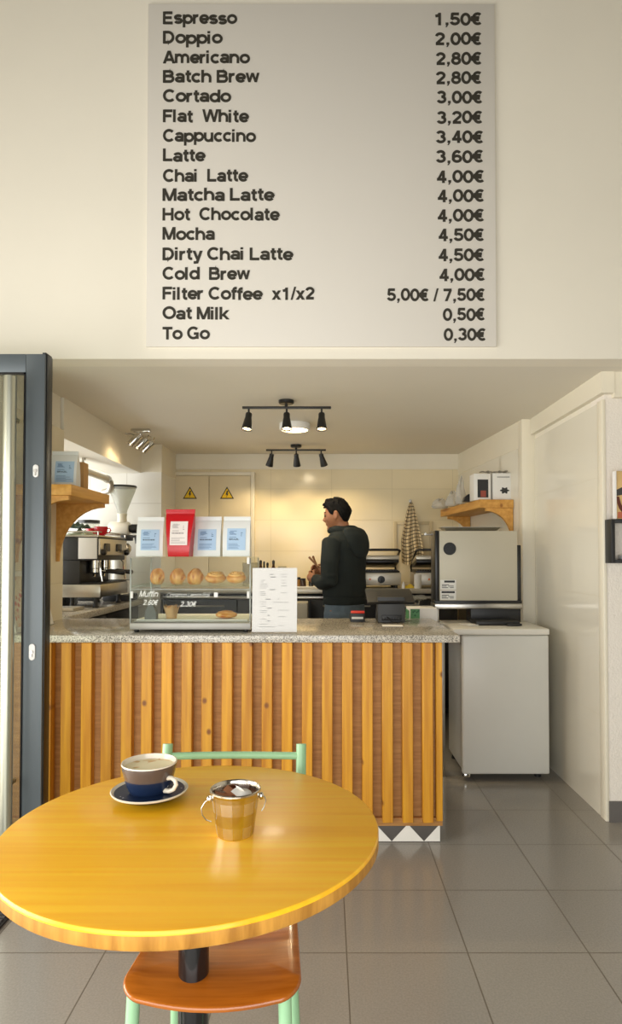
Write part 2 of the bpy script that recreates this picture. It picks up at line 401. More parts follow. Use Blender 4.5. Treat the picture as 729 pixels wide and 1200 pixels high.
M['mint'] = mat('mint_enamel', (160, 206, 160), 0.35, var=0.03)
M['black'] = mat('black_metal', (24, 23, 22), 0.35, var=0.1)
M['black_gloss'] = mat('gloss_black_enamel', (20, 20, 21), 0.2, var=0.1, coat=0.4)
M['black_plastic'] = mat('black_plastic', (34, 34, 34), 0.45, var=0.08)
M['grey_plastic'] = mat('charcoal_plastic', (58, 58, 57), 0.5, var=0.05)
M['steel'] = mat('brushed_steel', (190, 186, 178), 0.28, 1.0, var=0.05, vscale=30)
M['chrome'] = mat('chrome', (215, 212, 205), 0.1, 1.0, var=0.02)
M['oven'] = mat('dull_steel_panel', (194, 187, 168), 0.5, 0.25, var=0.02, vscale=2)
M['satin'] = mat('satin_steel_panel', (206, 200, 186), 0.38, 0.75, var=0.02, vscale=3)
M['fridge'] = mat('white_fridge_enamel', (226, 224, 214), 0.3, var=0.01)
M['fridge_side'] = mat('white_fridge_top', (230, 226, 214), 0.35, var=0.01)
M['gasket'] = mat('grey_gasket', (150, 148, 142), 0.7)
M['doorframe'] = mat('slate_grey_aluminium', (96, 103, 106), 0.42, 0.25, var=0.02)
M['alu'] = mat('satin_aluminium', (196, 196, 178), 0.32, 0.9, var=0.03)
M['white'] = mat('white_plastic', (232, 230, 224), 0.4, var=0.01)
M['paper'] = mat('white_paper', (236, 233, 228), 0.8, var=0.01)
M['ink'] = mat('black_print', (52, 48, 38), 0.7, var=0.05)
M['greyink'] = mat('grey_print', (128, 126, 122), 0.8)
M['board'] = mat('menu_board_panel', (222, 216, 205), 0.55, var=0.008, vscale=1.5)
M['skirt'] = mat('dark_grey_skirting', (104, 100, 96), 0.4, var=0.04)
M['kick_dark'] = mat('dark_zigzag_tile', (92, 88, 84), 0.35)
M['kick_white'] = mat('white_zigzag_tile', (232, 228, 218), 0.3)
M['glass'] = glass('clear_glass', (248, 250, 248), 0.14)
M['door_glass'] = glass('door_glass', (228, 230, 222), 0.4, haze=0.03)
M['acrylic'] = glass('clear_acrylic', (252, 252, 252), 0.12, haze=0.015)
M['hopper'] = glass('clear_hopper_plastic', (240, 240, 234), 0.3, rough=0.15, haze=0.2)
M['bulb'] = emit('lit_lamp_face', (255, 232, 188), 7)
M['ceil_lamp'] = emit('lit_lamp_diffuser', (255, 244, 220), 2.5)
M['daylight'] = emit('bright_window_daylight', (238, 244, 248), 0.75)

# ---------------------------------------------------------------- the setting
def sbox(name, m, *a, **k):
    return struct(MB().box(*a, **k).build(name, m))
ZC = 2.21      # kitchen ceiling
sbox('floor', M['floor'], -3.0, 3.4, -1.4, 6.3, -0.1, 0.0)
sbox('wall_upper', M['white_wall'], -2.9, 3.3, 2.95, 3.07, ZC, 4.4)
sbox('ceiling', M['hallgrey'], -2.9, 3.3, -1.4, 3.07, 4.4, 4.5)
sbox('ceiling_kitchen', M['ceil'], -2.9, 3.3, 3.07, 6.0, ZC, ZC + 0.1)
sbox('wall_left', M['white_wall'], -2.9, -2.75, -1.4, 3.07, 0, 4.4)
sbox('wall_right', M['white_wall'], 3.2, 3.3, -1.4, 3.3, 0, 4.4)
# the street side behind the camera: a wall with the wide shopfront opening
struct(MB().box(-2.9, 3.3, -1.2, -1.1, 2.25, 4.4).box(-2.9, -2.55, -1.2, -1.1, 0, 2.25).box(1.45, 3.3, -1.2, -1.1, 0, 2.25).build('wall_street', M['hallgrey']))
# wall stub at the counter's left end (carries the left shelf), tiled below, plaster above
b = MB(); b.box(-2.9, -1.5, 2.95, 3.07, 0, ZC); b.box(-1.78, -1.515, 3.07, 3.66, 0, ZC)
b.mi = 1; b.box(-1.76, -1.498, 3.0, 3.67, 0, 2.02)
struct(b.build('wall_left_return', [M['white_wall'], M['tile_side']]))
sbox('wall_back', M['tile_xz'], -1.36, 2.2, 5.73, 5.85, 0, 2.075)
sbox('trim_1', M['trim'], -1.36, 2.2, 5.715, 5.85, 2.075, ZC)
b = MB(); b.box(-2.9, -1.336, 5.22, 5.85, 0, 1.984); b.mi = 1; b.box(-2.9, -1.334, 5.215, 5.85, 1.984, ZC)
struct(b.build('wall_back_left', [M['tile_left'], M['trim']]))
sbox('trim_2', M['white_wall'], -1.78, -1.5, 3.67, 5.215, 1.975, ZC)         # downstand beam over the coffee station
sbox('wall_left_kitchen', M['tile_yz'], -2.9, -2.6, 3.07, 5.22, 0, ZC)
# right hand wall
sbox('wall_right_front', M['rough_wall'], 1.385, 3.3, 3.19, 3.35, 0, ZC)
sbox('baseboard_right', M['skirt'], 1.387, 3.25, 3.178, 3.19, 0, 0.1)
b = MB(); b.box(1.387, 1.5, 3.35, 4.33, 0, ZC); b.mi = 1; b.box(1.379, 1.387, 3.2, 4.25, 0.0, 2.075); 
struct(b.build('wall_right_tiled', [M['white_wall'], M['tile_yz']]))
sbox('trim_3', M['trim'], 1.355, 1.42, 3.151, 4.245, 2.105, ZC)      # beam along the right wall
sbox('trim_4', M['trim'], 1.421, 3.25, 3.155, 3.188, 2.085, ZC)
sbox('trim_5', M['trim'], 1.372, 1.39, 3.186, 3.25, 0.0, 2.08, b=0.004)      # corner bead
sbox('trim_6', M['trim'], 1.298, 1.39, 4.25, 4.34, 0, ZC, b=0.004)           # pilaster
def prism_wall(name, m, pts, z0, z1): return struct(MB().prism(pts, 'Z', z0, z1).build(name, m))
prism_wall('wall_right_kitchen', M['tile_yz'], [(1.303, 4.30), (1.18, 5.73), (1.5, 5.73), (1.5, 4.30)], 0, 2.03)
prism_wall('trim_7', M['trim'], [(1.300, 4.30), (1.176, 5.73), (1.5, 5.73), (1.5, 4.30)], 2.03, ZC)
# framed panel on the back wall
b = MB()
x0, x1, z0, z1 = at(460, 0, 5.72).x, at(505, 0, 5.72).x, 1.05, at(0, 611, 5.72).z
b.box(x0, x0 + .03, 5.715, 5.73, z0, z1, .003); b.box(x1 - .03, x1, 5.715, 5.73, z0, z1, .003); b.box(x0 + .0305, x1 - .0305, 5.7155, 5.73, z1 - .03, z1, .003)
struct(b.build('trim_8', mat('beige_panel_trim', (206, 190, 154), .4)))
# kitchen window, left
b = MB(); b.box(-2.6, -2.57, 3.85, 5.1, 1.0, 1.9)
win = struct(b.build('window_1', M['daylight']))
b = MB()
for y in (3.85, 4.25, 4.67, 5.07): b.box(-2.58, -2.54, y, y + .04, 1.0, 1.9, .004)
b.box(-2.58, -2.54, 3.85, 5.11, .97, 1.02, .004); b.box(-2.58, -2.54, 3.85, 5.11, 1.88, 1.93, .004)
b.build('window_frame', M['white'], win)

# ---------------------------------------------------------------- menu board
board = thing('menu_board', 'large pale wall menu of drinks and prices in black letters above the counter', 'menu board', (-0.02, 2.95, 2.25))
x0, x1, z0, z1 = at(171, 400, 2.935).x, at(582, 400, 2.935).x, at(300, 406, 2.935).z, at(300, 4, 2.935).z
MB().box(x0, x1, 2.936, 2.9495, z0, z1, .002).build('panel', M['board'], board)
ROWS = [('Espresso', 191, 278, '1,50€', 510, 564, 21), ('Doppio', 191, 261, '2,00€', 510, 564, 44), ('Americano', 191, 293, '2,80€', 511, 564, 67),
        ('Batch Brew', 191, 304, '2,80€', 511, 564, 89.5), ('Cortado', 191, 271, '3,00€', 512, 565, 112.5), ('Flat  White', 191, 292, '3,20€', 512, 565, 136),
        ('Cappuccino', 191, 300, '3,40€', 511, 566, 159), ('Latte', 191, 241, '3,60€', 511, 566, 182), ('Chai  Latte', 191, 291, '4,00€', 512, 567, 205.5),
        ('Matcha Latte', 190.5, 322, '4,00€', 513, 567, 228), ('Hot  Chocolate', 190.5, 328, '4,00€', 513, 567, 251), ('Mocha', 190.5, 251.5, '4,50€', 514, 567, 274),
        ('Dirty Chai Latte', 190.5, 344, '4,50€', 514, 567, 297.5), ('Cold  Brew', 190.5, 293, '4,00€', 515, 568, 320.5), ('Filter Coffee  x1/x2', 190.5, 368.5, '5,00€ / 7,50€', 453.5, 568, 344),
        ('Oat Milk', 190.5, 269, '0,50€', 519, 568, 367), ('To Go', 190.5, 246, '0,30€', 520, 569, 390.5)]
for nm, xa, xb, pr, pa, pb, yc in ROWS:
    for s, a, c, nme, dy in ((nm, xa, xb, 'drink_lettering', 0), (pr, pa, pb, 'price_lettering', 1.5)):
        b = []; lo = at(a, yc + 7.3 + dy, 2.936); hi = at(c, yc - 7.3 + dy, 2.936)
        put_text(b, s, lo.x, at(c, yc + 7.3 + dy, 2.936).x, lo.z, hi.z - lo.z, 2.9358, weight=.148, ext=0.002, jit=.02)
        for q in b: q.build(nme, M['ink'], board, weld=False)

# ---------------------------------------------------------------- counter
YF = 2.93
counter = thing('service_counter', 'long counter clad in upright amber wood battens with a grey stone top', 'counter', (-0.48, 3.2, 0))
b = MB(); b.box(-1.498, 0.531, 2.975, 3.62, 0.075, 0.911)
b.build('backboard', M['backboard'], counter)
b = MB(); b.box(-1.498, 0.531, 2.955, 2.9755, 0.075, 0.112, .003); b.build('bottom_rail', M['backboard'], counter)
for k in range(21):
    xl = 495.2 - 23.55 * k
    p0, p1 = at(xl, 800, YF).x, at(xl + 12.4, 800, YF).x
    p0 = max(p0, -1.497)
    b = MB(); b.box(p0, p1, YF, 2.9755, 0.098, 0.909, .0025, 1); b.build('batten', M['slat'], counter)
b = MB(); b.box(0.500, 0.531, 2.950, 2.9755, 0.098, 0.909, .0025, 1); b.build('batten', M['slat'], counter)
b = MB(); b.box(-1.497, 0.520, 2.962, 3.6, 0.0, 0.086, .002)
kick = b.build('kick_plate', M['kick_dark'], counter)
b = MB(); per = 0.147; xr = 0.520
for k in range(14):
    xc = xr - per * k
    if k == 0: pts = [(xc - per / 2, .004), (xc - .001, .004), (xc - .001, .082)]
    else: pts = [(xc - per / 2, .004), (xc + per / 2, .004), (xc, .082)]
    b.prism(pts, 'Y', 2.9605, 2.963)
b.mi = 0
b.build('white_zigzag', M['kick_white'], kick)
b = MB(); b.box(-1.495, 0.605, 2.912, 3.70, 0.911, 0.945, .004)
wt = tag(b.build('granite_worktop', M['granite']), 'speckled grey stone worktop running along the top of the wooden counter', 'worktop')

# ---------------------------------------------------------------- fridge
fr = thing('undercounter_fridge', 'white undercounter fridge standing on the grey floor beside the wooden counter', 'fridge', (1.04, 4.1, 0))
b = MB(); b.box(0.80, 1.285, 3.815, 4.225, 0.045, 0.845, .006); b.build('body', M['fridge'], fr)
b = MB(); b.box(0.79, 1.295, 3.75, 3.80, 0.04, 0.842, .012, 3); dr = b.build('door', M['fridge'], fr)
b = MB(); b.box(0.798, 1.288, 3.80, 3.815, 0.05, 0.835); b.build('door_gasket', M['gasket'], dr)
b = MB(); b.box(0.80, 0.835, 3.755, 3.82, 0.022, 0.042, .003); b.build('hinge', M['chrome'], fr)
b = MB(); b.box(0.735, 1.291, 3.725, 4.235, 0.846, 0.882, .008, 3); b.build('top', M['fridge_side'], fr)
for x in (0.83, 1.255):
    for y in (3.85, 4.18):
        b = MB(); b.lathe([(.02, 0), (.022, .004), (.016, .03), (.016, .046)], (x, y, 0), 16); b.build('foot', M['black_plastic'], fr)

# ---------------------------------------------------------------- glass door, opened into the room at the left
dx1 = at(50, 700, 2.6).x; dz1 = 2.123
door = struct(thing('door_1', 'grey framed glass door standing open', 'door', (-1.6, 2.63, 0)))
del door['label'], door['category']
b = MB(); sw = 0.078
b.box(dx1 - sw, dx1, 2.6, 2.648, 0.012, dz1, .003); b.box(-2.08, -2.0, 2.6, 2.648, 0.012, dz1, .003)
b.box(-2.0, dx1 - sw, 2.6, 2.648, dz1 - .076, dz1, .003); b.box(-2.0, dx1 - sw, 2.6, 2.648, 0.012, .11, .003)
b.build('frame', M['doorframe'], door)
b = MB(); b.box(dx1 - .012, dx1 - .002, 2.648, 2.664, 0.012, dz1 + .004, .002); b.box(dx1 - .012, dx1 + .003, 2.603, 2.66, dz1, dz1 + .006, .001)
b.box(dx1 - .0005, dx1 + .004, 2.612, 2.664, .012, dz1, .001)
b.build('edge_seal', M['black'], door)
b = MB(); b.box(-2.0, dx1 - sw, 2.62, 2.628, .11, dz1 - .076); b.build('glass_pane', M['door_glass'], door)
b = MB(); b.box(dx1 - sw - .006, dx1 - sw, 2.598, 2.606, .11, dz1 - .076); b.box(-2.0, dx1 - sw, 2.598, 2.606, dz1 - .084, dz1 - .076); b.build('glazing_bead', M['black'], door)
hx = at(10, 700, 2.55).x
b = MB(); b.lathe([(.001, .18), (.024, .18), (.024, 2.015), (.001, 2.018)], (hx, 2.545, 0), 24); hd = b.build('pull_bar', M['alu'], door)
b = MB()
for z in (.4, 1.85): b.tube([(hx, 2.55, z), (hx, 2.61, z)], .011)
b.build('bar_mount', M['alu'], hd)
for (px, py, hh) in ((42.3, 552, .052), (38, 764, .066)):
    p = at(px, py, 2.6); ww = .022 if hh < .06 else .025
    b = MB(); pts = []
    for a in range(24):
        t = 2 * PI * a / 24; r = ww / 2
        pts.append((p.x + r * math.cos(t), p.z + r * math.sin(t) + (hh / 2 - r) * (1 if math.sin(t) >= 0 else -1)))
    b.prism(pts, 'Y', 2.594, 2.602, .002); pl = b.build('lock_plate', M['white'], door)
    b = MB(); b.lathe([(.0065, 0), (.0065, .006), (.001, .006)], (0, 0, 0), 14, M=Matrix.Translation((p.x, 2.594, p.z)) @ Matrix.Rotation(PI / 2, 4, 'X'))
    b.box(p.x - .002, p.x + .002, 2.5885, 2.594, p.z - .019, p.z - .004)
    b.build('key_cylinder', M['steel'], pl)

# mat on the floor by the door
b = MB(); b.box(-1.95, -1.135, 1.5, 2.45, 0, .009, .003); b.mi = 1
for k in range(40): b.box(-1.94, -1.147, 1.515 + .0232 * k, 1.527 + .0232 * k, .009, .014)
tag(b.build('door_mat', [mat('black_rubber', (40, 40, 40), .8), mat('charcoal_mat_pile', (66, 64, 62), .95, bump=.4, bscale=300)]), 'dark ribbed doormat on the floor beside the open glass door', 'doormat')

# ---------------------------------------------------------------- round table
TX, TY, TZ, TR = -0.270, 1.335, 0.75, 0.377
tb = thing('round_cafe_table', 'round yellow wooden cafe table on a single black post', 'table', (TX, TY, 0))
b = MB(); b.lathe([(.001, TZ), (TR - .006, TZ), (TR - .002, TZ - .001), (TR, TZ - .004), (TR, TZ - .008)], (TX, TY, 0), 128)
b.mi = 1; b.lathe([(TR, TZ - .008), (TR, TZ - .027), (TR - .004, TZ - .032), (.001, TZ - .032)], (TX, TY, 0), 128)
b.build('tabletop', [M['table'], M['table_edge']], tb)
b = MB(); b.lathe([(.031, .03), (.031, TZ - .036), (.001, TZ - .036)], (TX, TY, 0), 32); b.build('post', M['black_gloss'], tb)
b = MB(); b.box(TX - .11, TX + .11, TY - .11, TY + .11, TZ - .04, TZ - .0325, .002); b.build('top_plate', M['black'], tb)
b = MB(); b.lathe([(.001, 0), (.215, 0), (.215, .008), (.2, .016), (.06, .034), (.001, .036)], (TX, TY, 0), 48); b.build('base', M['black_gloss'], tb)

# ---------------------------------------------------------------- chair behind the table
ch = thing('cafe_chair', 'mint green metal framed chair with orange wooden seat tucked under the round table', 'chair', (-.235, 1.5, 0))
def seat_mb():
    # outline: wide bowed front, narrower back; dished
    N = 48; cx = -.226
    def half(t):           # t 0 back .. 1 front
        return .150 + .024 * t
    out = []
    yb, yf = 1.655, 1.252
    def rounded(cx0, cy0, r, a0, a1, n=8): return [(cx0 + r * math.cos(a0 + (a1 - a0) * i / n), cy0 + r * math.sin(a0 + (a1 - a0) * i / n)) for i in range(n + 1)]
    wf, wb = .177, .152
    out += rounded(cx - wf + .05, yf + .055, .05, PI, 1.42 * PI)
    for i in range(1, 8):
        u = -1 + 2 * i / 8; out.append((cx + u * (wf - .045), yf - .006 + .012 * u * u))
    out += rounded(cx + wf - .05, yf + .055, .05, 1.58 * PI, 2 * PI)
    out += rounded(cx + wb - .05, yb - .05, .05, 0, .5 * PI); out += rounded(cx - wb + .05, yb - .05, .05, .5 * PI, PI)
    b = MB(); cy = 1.45
    rings = []
    def z(x, y): 
        return .452 + .05 * ((x - cx) ** 2) / .03 * .25 - max(0, (1.33 - y)) * .14
    def ring(s, dz): return [Vector((cx + (x - cx) * s, cy + (y - cy) * s, z(cx + (x - cx) * s, cy + (y - cy) * s) + dz)) for x, y in out]
    b.loft([ring(.02, 0), ring(.3, 0), ring(.6, 0), ring(.85, 0), ring(.975, 0), ring(.995, -.002), ring(1.0, -.006), ring(.995, -.010), ring(.97, -.012), ring(.6, -.012), ring(.02, -.012)])
    return b
seat_mb().build('seat', M['seat'], ch, smooth=60)
fl, frr, rl, rr = -.386, -.083, -.392, -.080
for (xa, xb, ya, yb2) in ((fl, fl - .012, 1.315, 1.285), (frr, frr + .012, 1.315, 1.285)):
    b = MB(); b.tube([(xa, ya, .445), (xa, ya, .43), (xb, yb2, .006)], .0135, 14); l = b.build('leg', M['mint'], ch)
    b = MB(); b.lathe([(.016, 0), (.016, .018), (.014, .022)], (xb, yb2, 0), 14); b.build('rubber_foot', M['black_plastic'], l)
for xt, xb in ((at(196.3, 880, 1.74).x, -.395), (at(353, 880, 1.74).x, -.078)):
    b = MB(); b.tube([(xb, 1.72, .006), (xb + (.016 if xb < -.2 else -.016), 1.66, .43), (xt, 1.70, .60), (xt, 1.745, .796)], .0135, 14); l = b.build('leg', M['mint'], ch)
    b = MB(); b.lathe([(.016, 0), (.016, .018), (.014, .022)], (xb, 1.72, 0), 14); b.build('rubber_foot', M['black_plastic'], l)
for z, y in ((.765, 1.738), (.64, 1.71)):
    b = MB(); xa, xb = at(196.3, 880, 1.74).x, at(353, 880, 1.74).x
    b.tube([(xa + (xb - xa) * i / 10, y + .008 * math.sin(PI * i / 10), z + .001 * (i / 10)) for i in range(11)], .0098, 12); b.build('back_bar', M['mint'], ch)
b = MB(); b.tube([(fl, 1.315, .43), (frr, 1.315, .43)], .009, 10); b.tube([(fl, 1.315, .43), (-.391, 1.66, .43)], .009, 10); b.tube([(frr, 1.315, .43), (-.08, 1.66, .43)], .009, 10); b.tube([(-.391, 1.66, .425), (-.08, 1.66, .425)], .009, 10)
b.build('seat_frame', M['mint'], ch)

# ---------------------------------------------------------------- cup on saucer
cx, cy = -.402, 1.478
navy = mat('speckled_navy_glaze', (24, 38, 66), .16, var=.25, vscale=180, coat=.5)
def specks():
    k = NT('navy_glaze_white_specks'); v = k.coords(); nz = k.n('ShaderNodeTexVoronoi'); nz.inputs['Scale'].default_value = 130; k.l(v, nz.inputs['Vector'])
    sp = k.n('ShaderNodeSeparateColor'); k.l(nz.outputs['Color'], sp.inputs[0])
    a = k.n('ShaderNodeMath', operation='LESS_THAN'); a.inputs[1].default_value = .045; k.l(sp.outputs[0], a.inputs[0])
    d = k.n('ShaderNodeMath', operation='LESS_THAN'); d.inputs[1].default_value = .32; k.l(nz.outputs['Distance'], d.inputs[0])
    m = k.n('ShaderNodeMath', operation='MULTIPLY'); k.l(a.outputs[0], m.inputs[0]); k.l(d.outputs[0], m.inputs[1])
    mx = k.n('ShaderNodeMix', data_type='RGBA'); k.l(m.outputs[0], mx.inputs['Factor']); mx.inputs['A'].default_value = (*lin((26, 40, 68)), 1); mx.inputs['B'].default_value = (*lin((190, 196, 202)), 1)
    k.l(mx.outputs['Result'], k.b.inputs['Base Color']); k.b.inputs['Roughness'].default_value = .3; k.b.inputs['Specular IOR Level'].default_value = .3
    return k.m
navy = specks()
taupe = mat('grey_brown_glaze', (88, 76, 72), .2, coat=.3)
cream = mat('cream_glaze', (238, 228, 208), .2, coat=.3)
sx, sy = -.402, 1.482
b = MB(); Z = TZ
b.lathe([(.001, Z + .0005), (.045, Z + .0005), (.05, Z + .004), (.072, Z + .010), (.0845, Z + .017)], (sx, sy, 0), 64)
b.mi = 0; b.lathe([(.078, Z + .0175), (.06, Z + .0115), (.04, Z + .0085), (.001, Z + .0085)], (sx, sy, 0), 64)
b.mi = 1; b.lathe([(.0845, Z + .017), (.0862, Z + .020), (.084, Z + .0215), (.078, Z + .0175)], (sx, sy, 0), 64, cap=False)
tag(b.build('saucer', [navy, cream]), 'speckled navy saucer with a white rim under the coffee cup', 'saucer')
cup = thing('coffee_cup', 'wide two tone navy and brown cup of milky coffee on a saucer', 'cup', (cx, cy, Z + .0087))
z0 = Z + .0095; H = .074
prof = [(.036, 0), (.0365, .003), (.0425, .008), (.0475, .018), (.0515, .028), (.0545, .040)]
b = MB(); b.lathe([(.001, z0)] + [(r, z0 + z) for r, z in prof], (cx, cy, 0), 64)
b.mi = 1; b.lathe([(.0545, z0 + .040), (.0575, z0 + .050), (.0602, z0 + .062), (.0618, z0 + .0715)], (cx, cy, 0), 64, cap=False)
b.mi = 2; b.lathe([(.0618, z0 + .0715), (.0612, z0 + .074), (.0590, z0 + .074), (.0575, z0 + .069), (.0545, z0 + .055), (.05, z0 + .044), (.001, z0 + .02)], (cx, cy, 0), 64, cap=False)
body = b.build('bowl', [navy, taupe, cream], cup)
def latte():
    k = NT('milk_foam'); v = k.coords((1, 1, 1)); 
    wv = k.n('ShaderNodeTexWave', wave_type='RINGS'); wv.inputs['Scale'].default_value = 8; wv.inputs['Distortion'].default_value = 3; wv.inputs['Detail'].default_value = 0; wv.inputs['Detail Scale'].default_value = 6
    k.l(v, wv.inputs['Vector'])
    c = k.ramp(wv.outputs['Fac'], [(.02, lin((226, 180, 104))), (.12, lin((252, 238, 196)))]); k.l(c, k.b.inputs['Base Color']); k.b.inputs['Roughness'].default_value = .35
    return k.m
b = MB(); b.lathe([(.0562, z0 + .0630), (.05, z0 + .0636), (.001, z0 + .0642)], (cx, cy, 0), 48); b.build('milky_coffee', latte(), cup)
ha = math.radians(-28); hd = Vector((math.cos(ha), math.sin(ha), 0))
b = MB(); c0 = Vector((cx, cy, z0))
b.tube([c0 + hd * .055 + Vector((0, 0, .045)), c0 + hd * .066 + Vector((0, 0, .047)), c0 + hd * .076 + Vector((0, 0, .043)), c0 + hd * .079 + Vector((0, 0, .034)), c0 + hd * .072 + Vector((0, 0, .023)), c0 + hd * .060 + Vector((0, 0, .017)), c0 + hd * .046 + Vector((0, 0, .016))], [.0055, .005, .0048, .0048, .0048, .005, .006], 10)
b.build('handle', cream, cup)

# ---------------------------------------------------------------- little pail with sugar sachets
bx, by = -.180, 1.292
k = NT('plaid_etched_tin'); v = k.coords()
sep = k.n('ShaderNodeSeparateXYZ'); k.l(v, sep.inputs[0])
at2 = k.n('ShaderNodeMath', operation='ARCTAN2'); k.l(sep.outputs[1], at2.inputs[0]); k.l(sep.outputs[0], at2.inputs[1])
def stripe(src, f, th):
    m = k.n('ShaderNodeMath', operation='MULTIPLY'); m.inputs[1].default_value = f; k.l(src, m.inputs[0])
    s = k.n('ShaderNodeMath', operation='SINE'); k.l(m.outputs[0], s.inputs[0])
    g = k.n('ShaderNodeMath', operation='GREATER_THAN'); g.inputs[1].default_value = th; k.l(s.outputs[0], g.inputs[0]); return g.outputs[0]
a, c = stripe(at2.outputs[0], 6.0, 0.0), stripe(sep.outputs[2], 2 * PI / .048, 0.0)
ad = k.n('ShaderNodeMath', operation='ADD'); k.l(a, ad.inputs[0]); k.l(c, ad.inputs[1])
hf = k.n('ShaderNodeMath', operation='MULTIPLY'); hf.inputs[1].default_value = .5; k.l(ad.outputs[0], hf.inputs[0])
col = k.ramp(hf.outputs[0], [(0, lin((205, 198, 186))), (.5, lin((214, 208, 196))), (1, lin((226, 220, 208)))]); k.l(col, k.b.inputs['Base Color'])
rr_ = k.n('ShaderNodeMapRange'); rr_.inputs['To Min'].default_value = .14; rr_.inputs['To Max'].default_value = .4; k.l(hf.outputs[0], rr_.inputs['Value']); k.l(rr_.outputs[0], k.b.inputs['Roughness'])
k.b.inputs['Metallic'].default_value = 1.0; plaid = k.m
pail = thing('tin_pail', 'small silver tin pail holding sugar sachets on the round table', 'pail', (bx, by, Z))
b = MB(); b.lathe([(.001, Z + .0005), (.035, Z + .0005), (.0365, Z + .004), (.0475, Z + .080), (.0485, Z + .084), (.0503, Z + .086), (.0503, Z + .089), (.0485, Z + .0905), (.0465, Z + .088), (.0455, Z + .08), (.035, Z + .006), (.001, Z + .006)], (bx, by, 0), 64)
b.build('bucket', plaid, pail)
for s, dr in ((-1, .0), (1, .9)):
    a0 = PI + .25 if s < 0 else .12
    o = Vector((bx + .051 * math.cos(a0), by + .051 * math.sin(a0), Z + .072))
    b = MB()
    b.ell(o, .0055, .0055, .0075, 12, 8); e = b.build('ear', M['chrome'], pail)
    b = MB(); out = Vector((math.cos(a0), math.sin(a0), 0)); tg = Vector((-out.y, out.x, 0))
    if s < 0: pts = [o, o + out * .008 + Vector((0, 0, -.004)), o + out * .0155 + Vector((0, 0, -.016)), o + out * .014 + Vector((0, 0, -.029)), o + out * .006 + Vector((0, 0, -.040)), o + out * -.004 + Vector((0, 0, -.044))]
    else: pts = [o, o + out * .007 + Vector((0, 0, -.002)), o + out * .0095 + Vector((0, 0, -.010)), o + out * .006 + Vector((0, 0, -.022)), o + out * .001 + Vector((0, 0, -.030))]
    b.tube(pts, .0013, 8); b.build('wire_handle', M['steel'], e)
brownp, whitep = mat('brown_paper_sachet', (176, 116, 78), .7), mat('white_paper_sachet', (236, 232, 224), .7)
for i, (dx, dy, rz, tl, m, lb) in enumerate(((-.020, .004, .35, 14, brownp, 'brown paper sugar sachet lying at the near side of the tin pail'), (-.004, .013, -.2, 20, brownp, 'brown paper sugar sachet lying at the far side of the tin pail'), (.018, .010, .9, 32, whitep, 'white paper sugar sachet crumpled upright in the tin pail'), (.016, -.010, -.5, 12, whitep, 'white paper sugar sachet lying flat in the tin pail'))):
    b = MB(); rings = []
    for q in range(7):
        t = -1 + 2 * q / 6; h = .0040 * (1 - t * t) + .0006
        rings.append([Vector((t * .021, .012 * c, h * s + .002 * math.sin(5 * t))) for c, s in ((-1, 0), (-.5, 1), (.5, 1), (1, 0), (.5, -1), (-.5, -1))])
    b.loft(rings)
    o = b.build('sugar_sachet', m, local=True); o.location = (bx + dx, by + dy, Z + .073 + .003 * i); o.rotation_euler = (math.radians(8), math.radians(tl), rz)
    tag(o, lb, 'sugar sachet', 'sugar sachets in the pail')
b = MB(); b.lathe([(.036, Z + .0065), (.0435, Z + .068), (.001, Z + .071)], (bx, by, 0), 24)
tag(b.build('sugar_sachet_heap', brownp), 'brown sachets packed at the bottom of the tin pail', 'sugar sachets')['kind'] = 'stuff'

# ---------------------------------------------------------------- display case on the counter
GZ = 0.9455
cx0, cx1, cy0, cy1 = at(152, 700, 3.0).x, at(294, 700, 3.0).x, 3.0, 3.36
case = thing('pastry_display_case', 'glass pastry display case with chalk lettering standing on the stone worktop', 'display case', ((cx0 + cx1) / 2, 3.18, GZ))
zb0, zb1, zsh, ztop = at(0, 738, 3).z, at(0, 730, 3).z, at(0, 687, 3.0).z, 1.298
b = MB(); b.box(cx0, cx1, cy0, cy1, zb0, zb1, .003); b.box(cx0 + .01, cx1 - .01, cy0 + .02, cy1, zb1, zb1 + .006, .002)
b.build('base_tray', mat('grey_steel_tray', (156, 153, 146), .42, .5), case)
for x in (cx0 + .025, cx1 - .025):
    for y in (cy0 + .03, cy1 - .03):
        b = MB(); b.lathe([(.010, GZ), (.012, GZ + .003), (.012, zb0 + .001)], (x, y, 0), 14); b.build('foot', M['black_plastic'], case)
b = MB(); b.box(cx0 + .02, cx1 - .02, cy0 + .035, cy1 - .02, zb1 + .006, zb1 + .013, .002); b.build('liner_paper', M['paper'], case)
b = MB(); b.box(cx0 + .004, cx1 - .004, cy0 + .012, cy1 - .01, zsh - .003, zsh + .003); b.build('glass_shelf', glass('shelf_glass', (246, 252, 246), .2, haze=.03), case)
for nm, a in (('top_glass', (cx0, cx1, cy0, cy1, ztop - .005, ztop)), ('side_glass', (cx0, cx0 + .005, cy0, cy1, zb1, ztop - .005)), ('side_glass', (cx1 - .005, cx1, cy0, cy1, zb1, ztop - .005)),
              ('front_glass', (cx0 + .006, cx1 - .006, cy0 + .002, cy0 + .006, zsh - .012, ztop - .006))):
    b = MB(); b.box(*a); b.build(nm, M['glass'], case)
dsteel = mat('dull_case_steel', (150, 152, 146), .4, .6)
b = MB(); b.box(cx0 + .006, cx1 - .006, cy0, cy0 + .004, zb1 + .003, zsh - .016); flap = b.build('front_flap', glass('flap_glass', (244, 246, 242), .1), case)
b = MB(); b.box(cx0 + .003, cx1 - .003, cy0 - .002, cy0 + .006, zsh - .0165, zsh - .0125, .001); b.build('hinge_rail', dsteel, case)
for x in (cx0 + .003, cx1 - .003):
    for y in (cy0 + .003, cy1 - .003):
        b = MB(); b.box(x - .003, x + .003, y - .003, y + .003, zb1, ztop - .0055, .001); b.build('corner_post', dsteel, case)
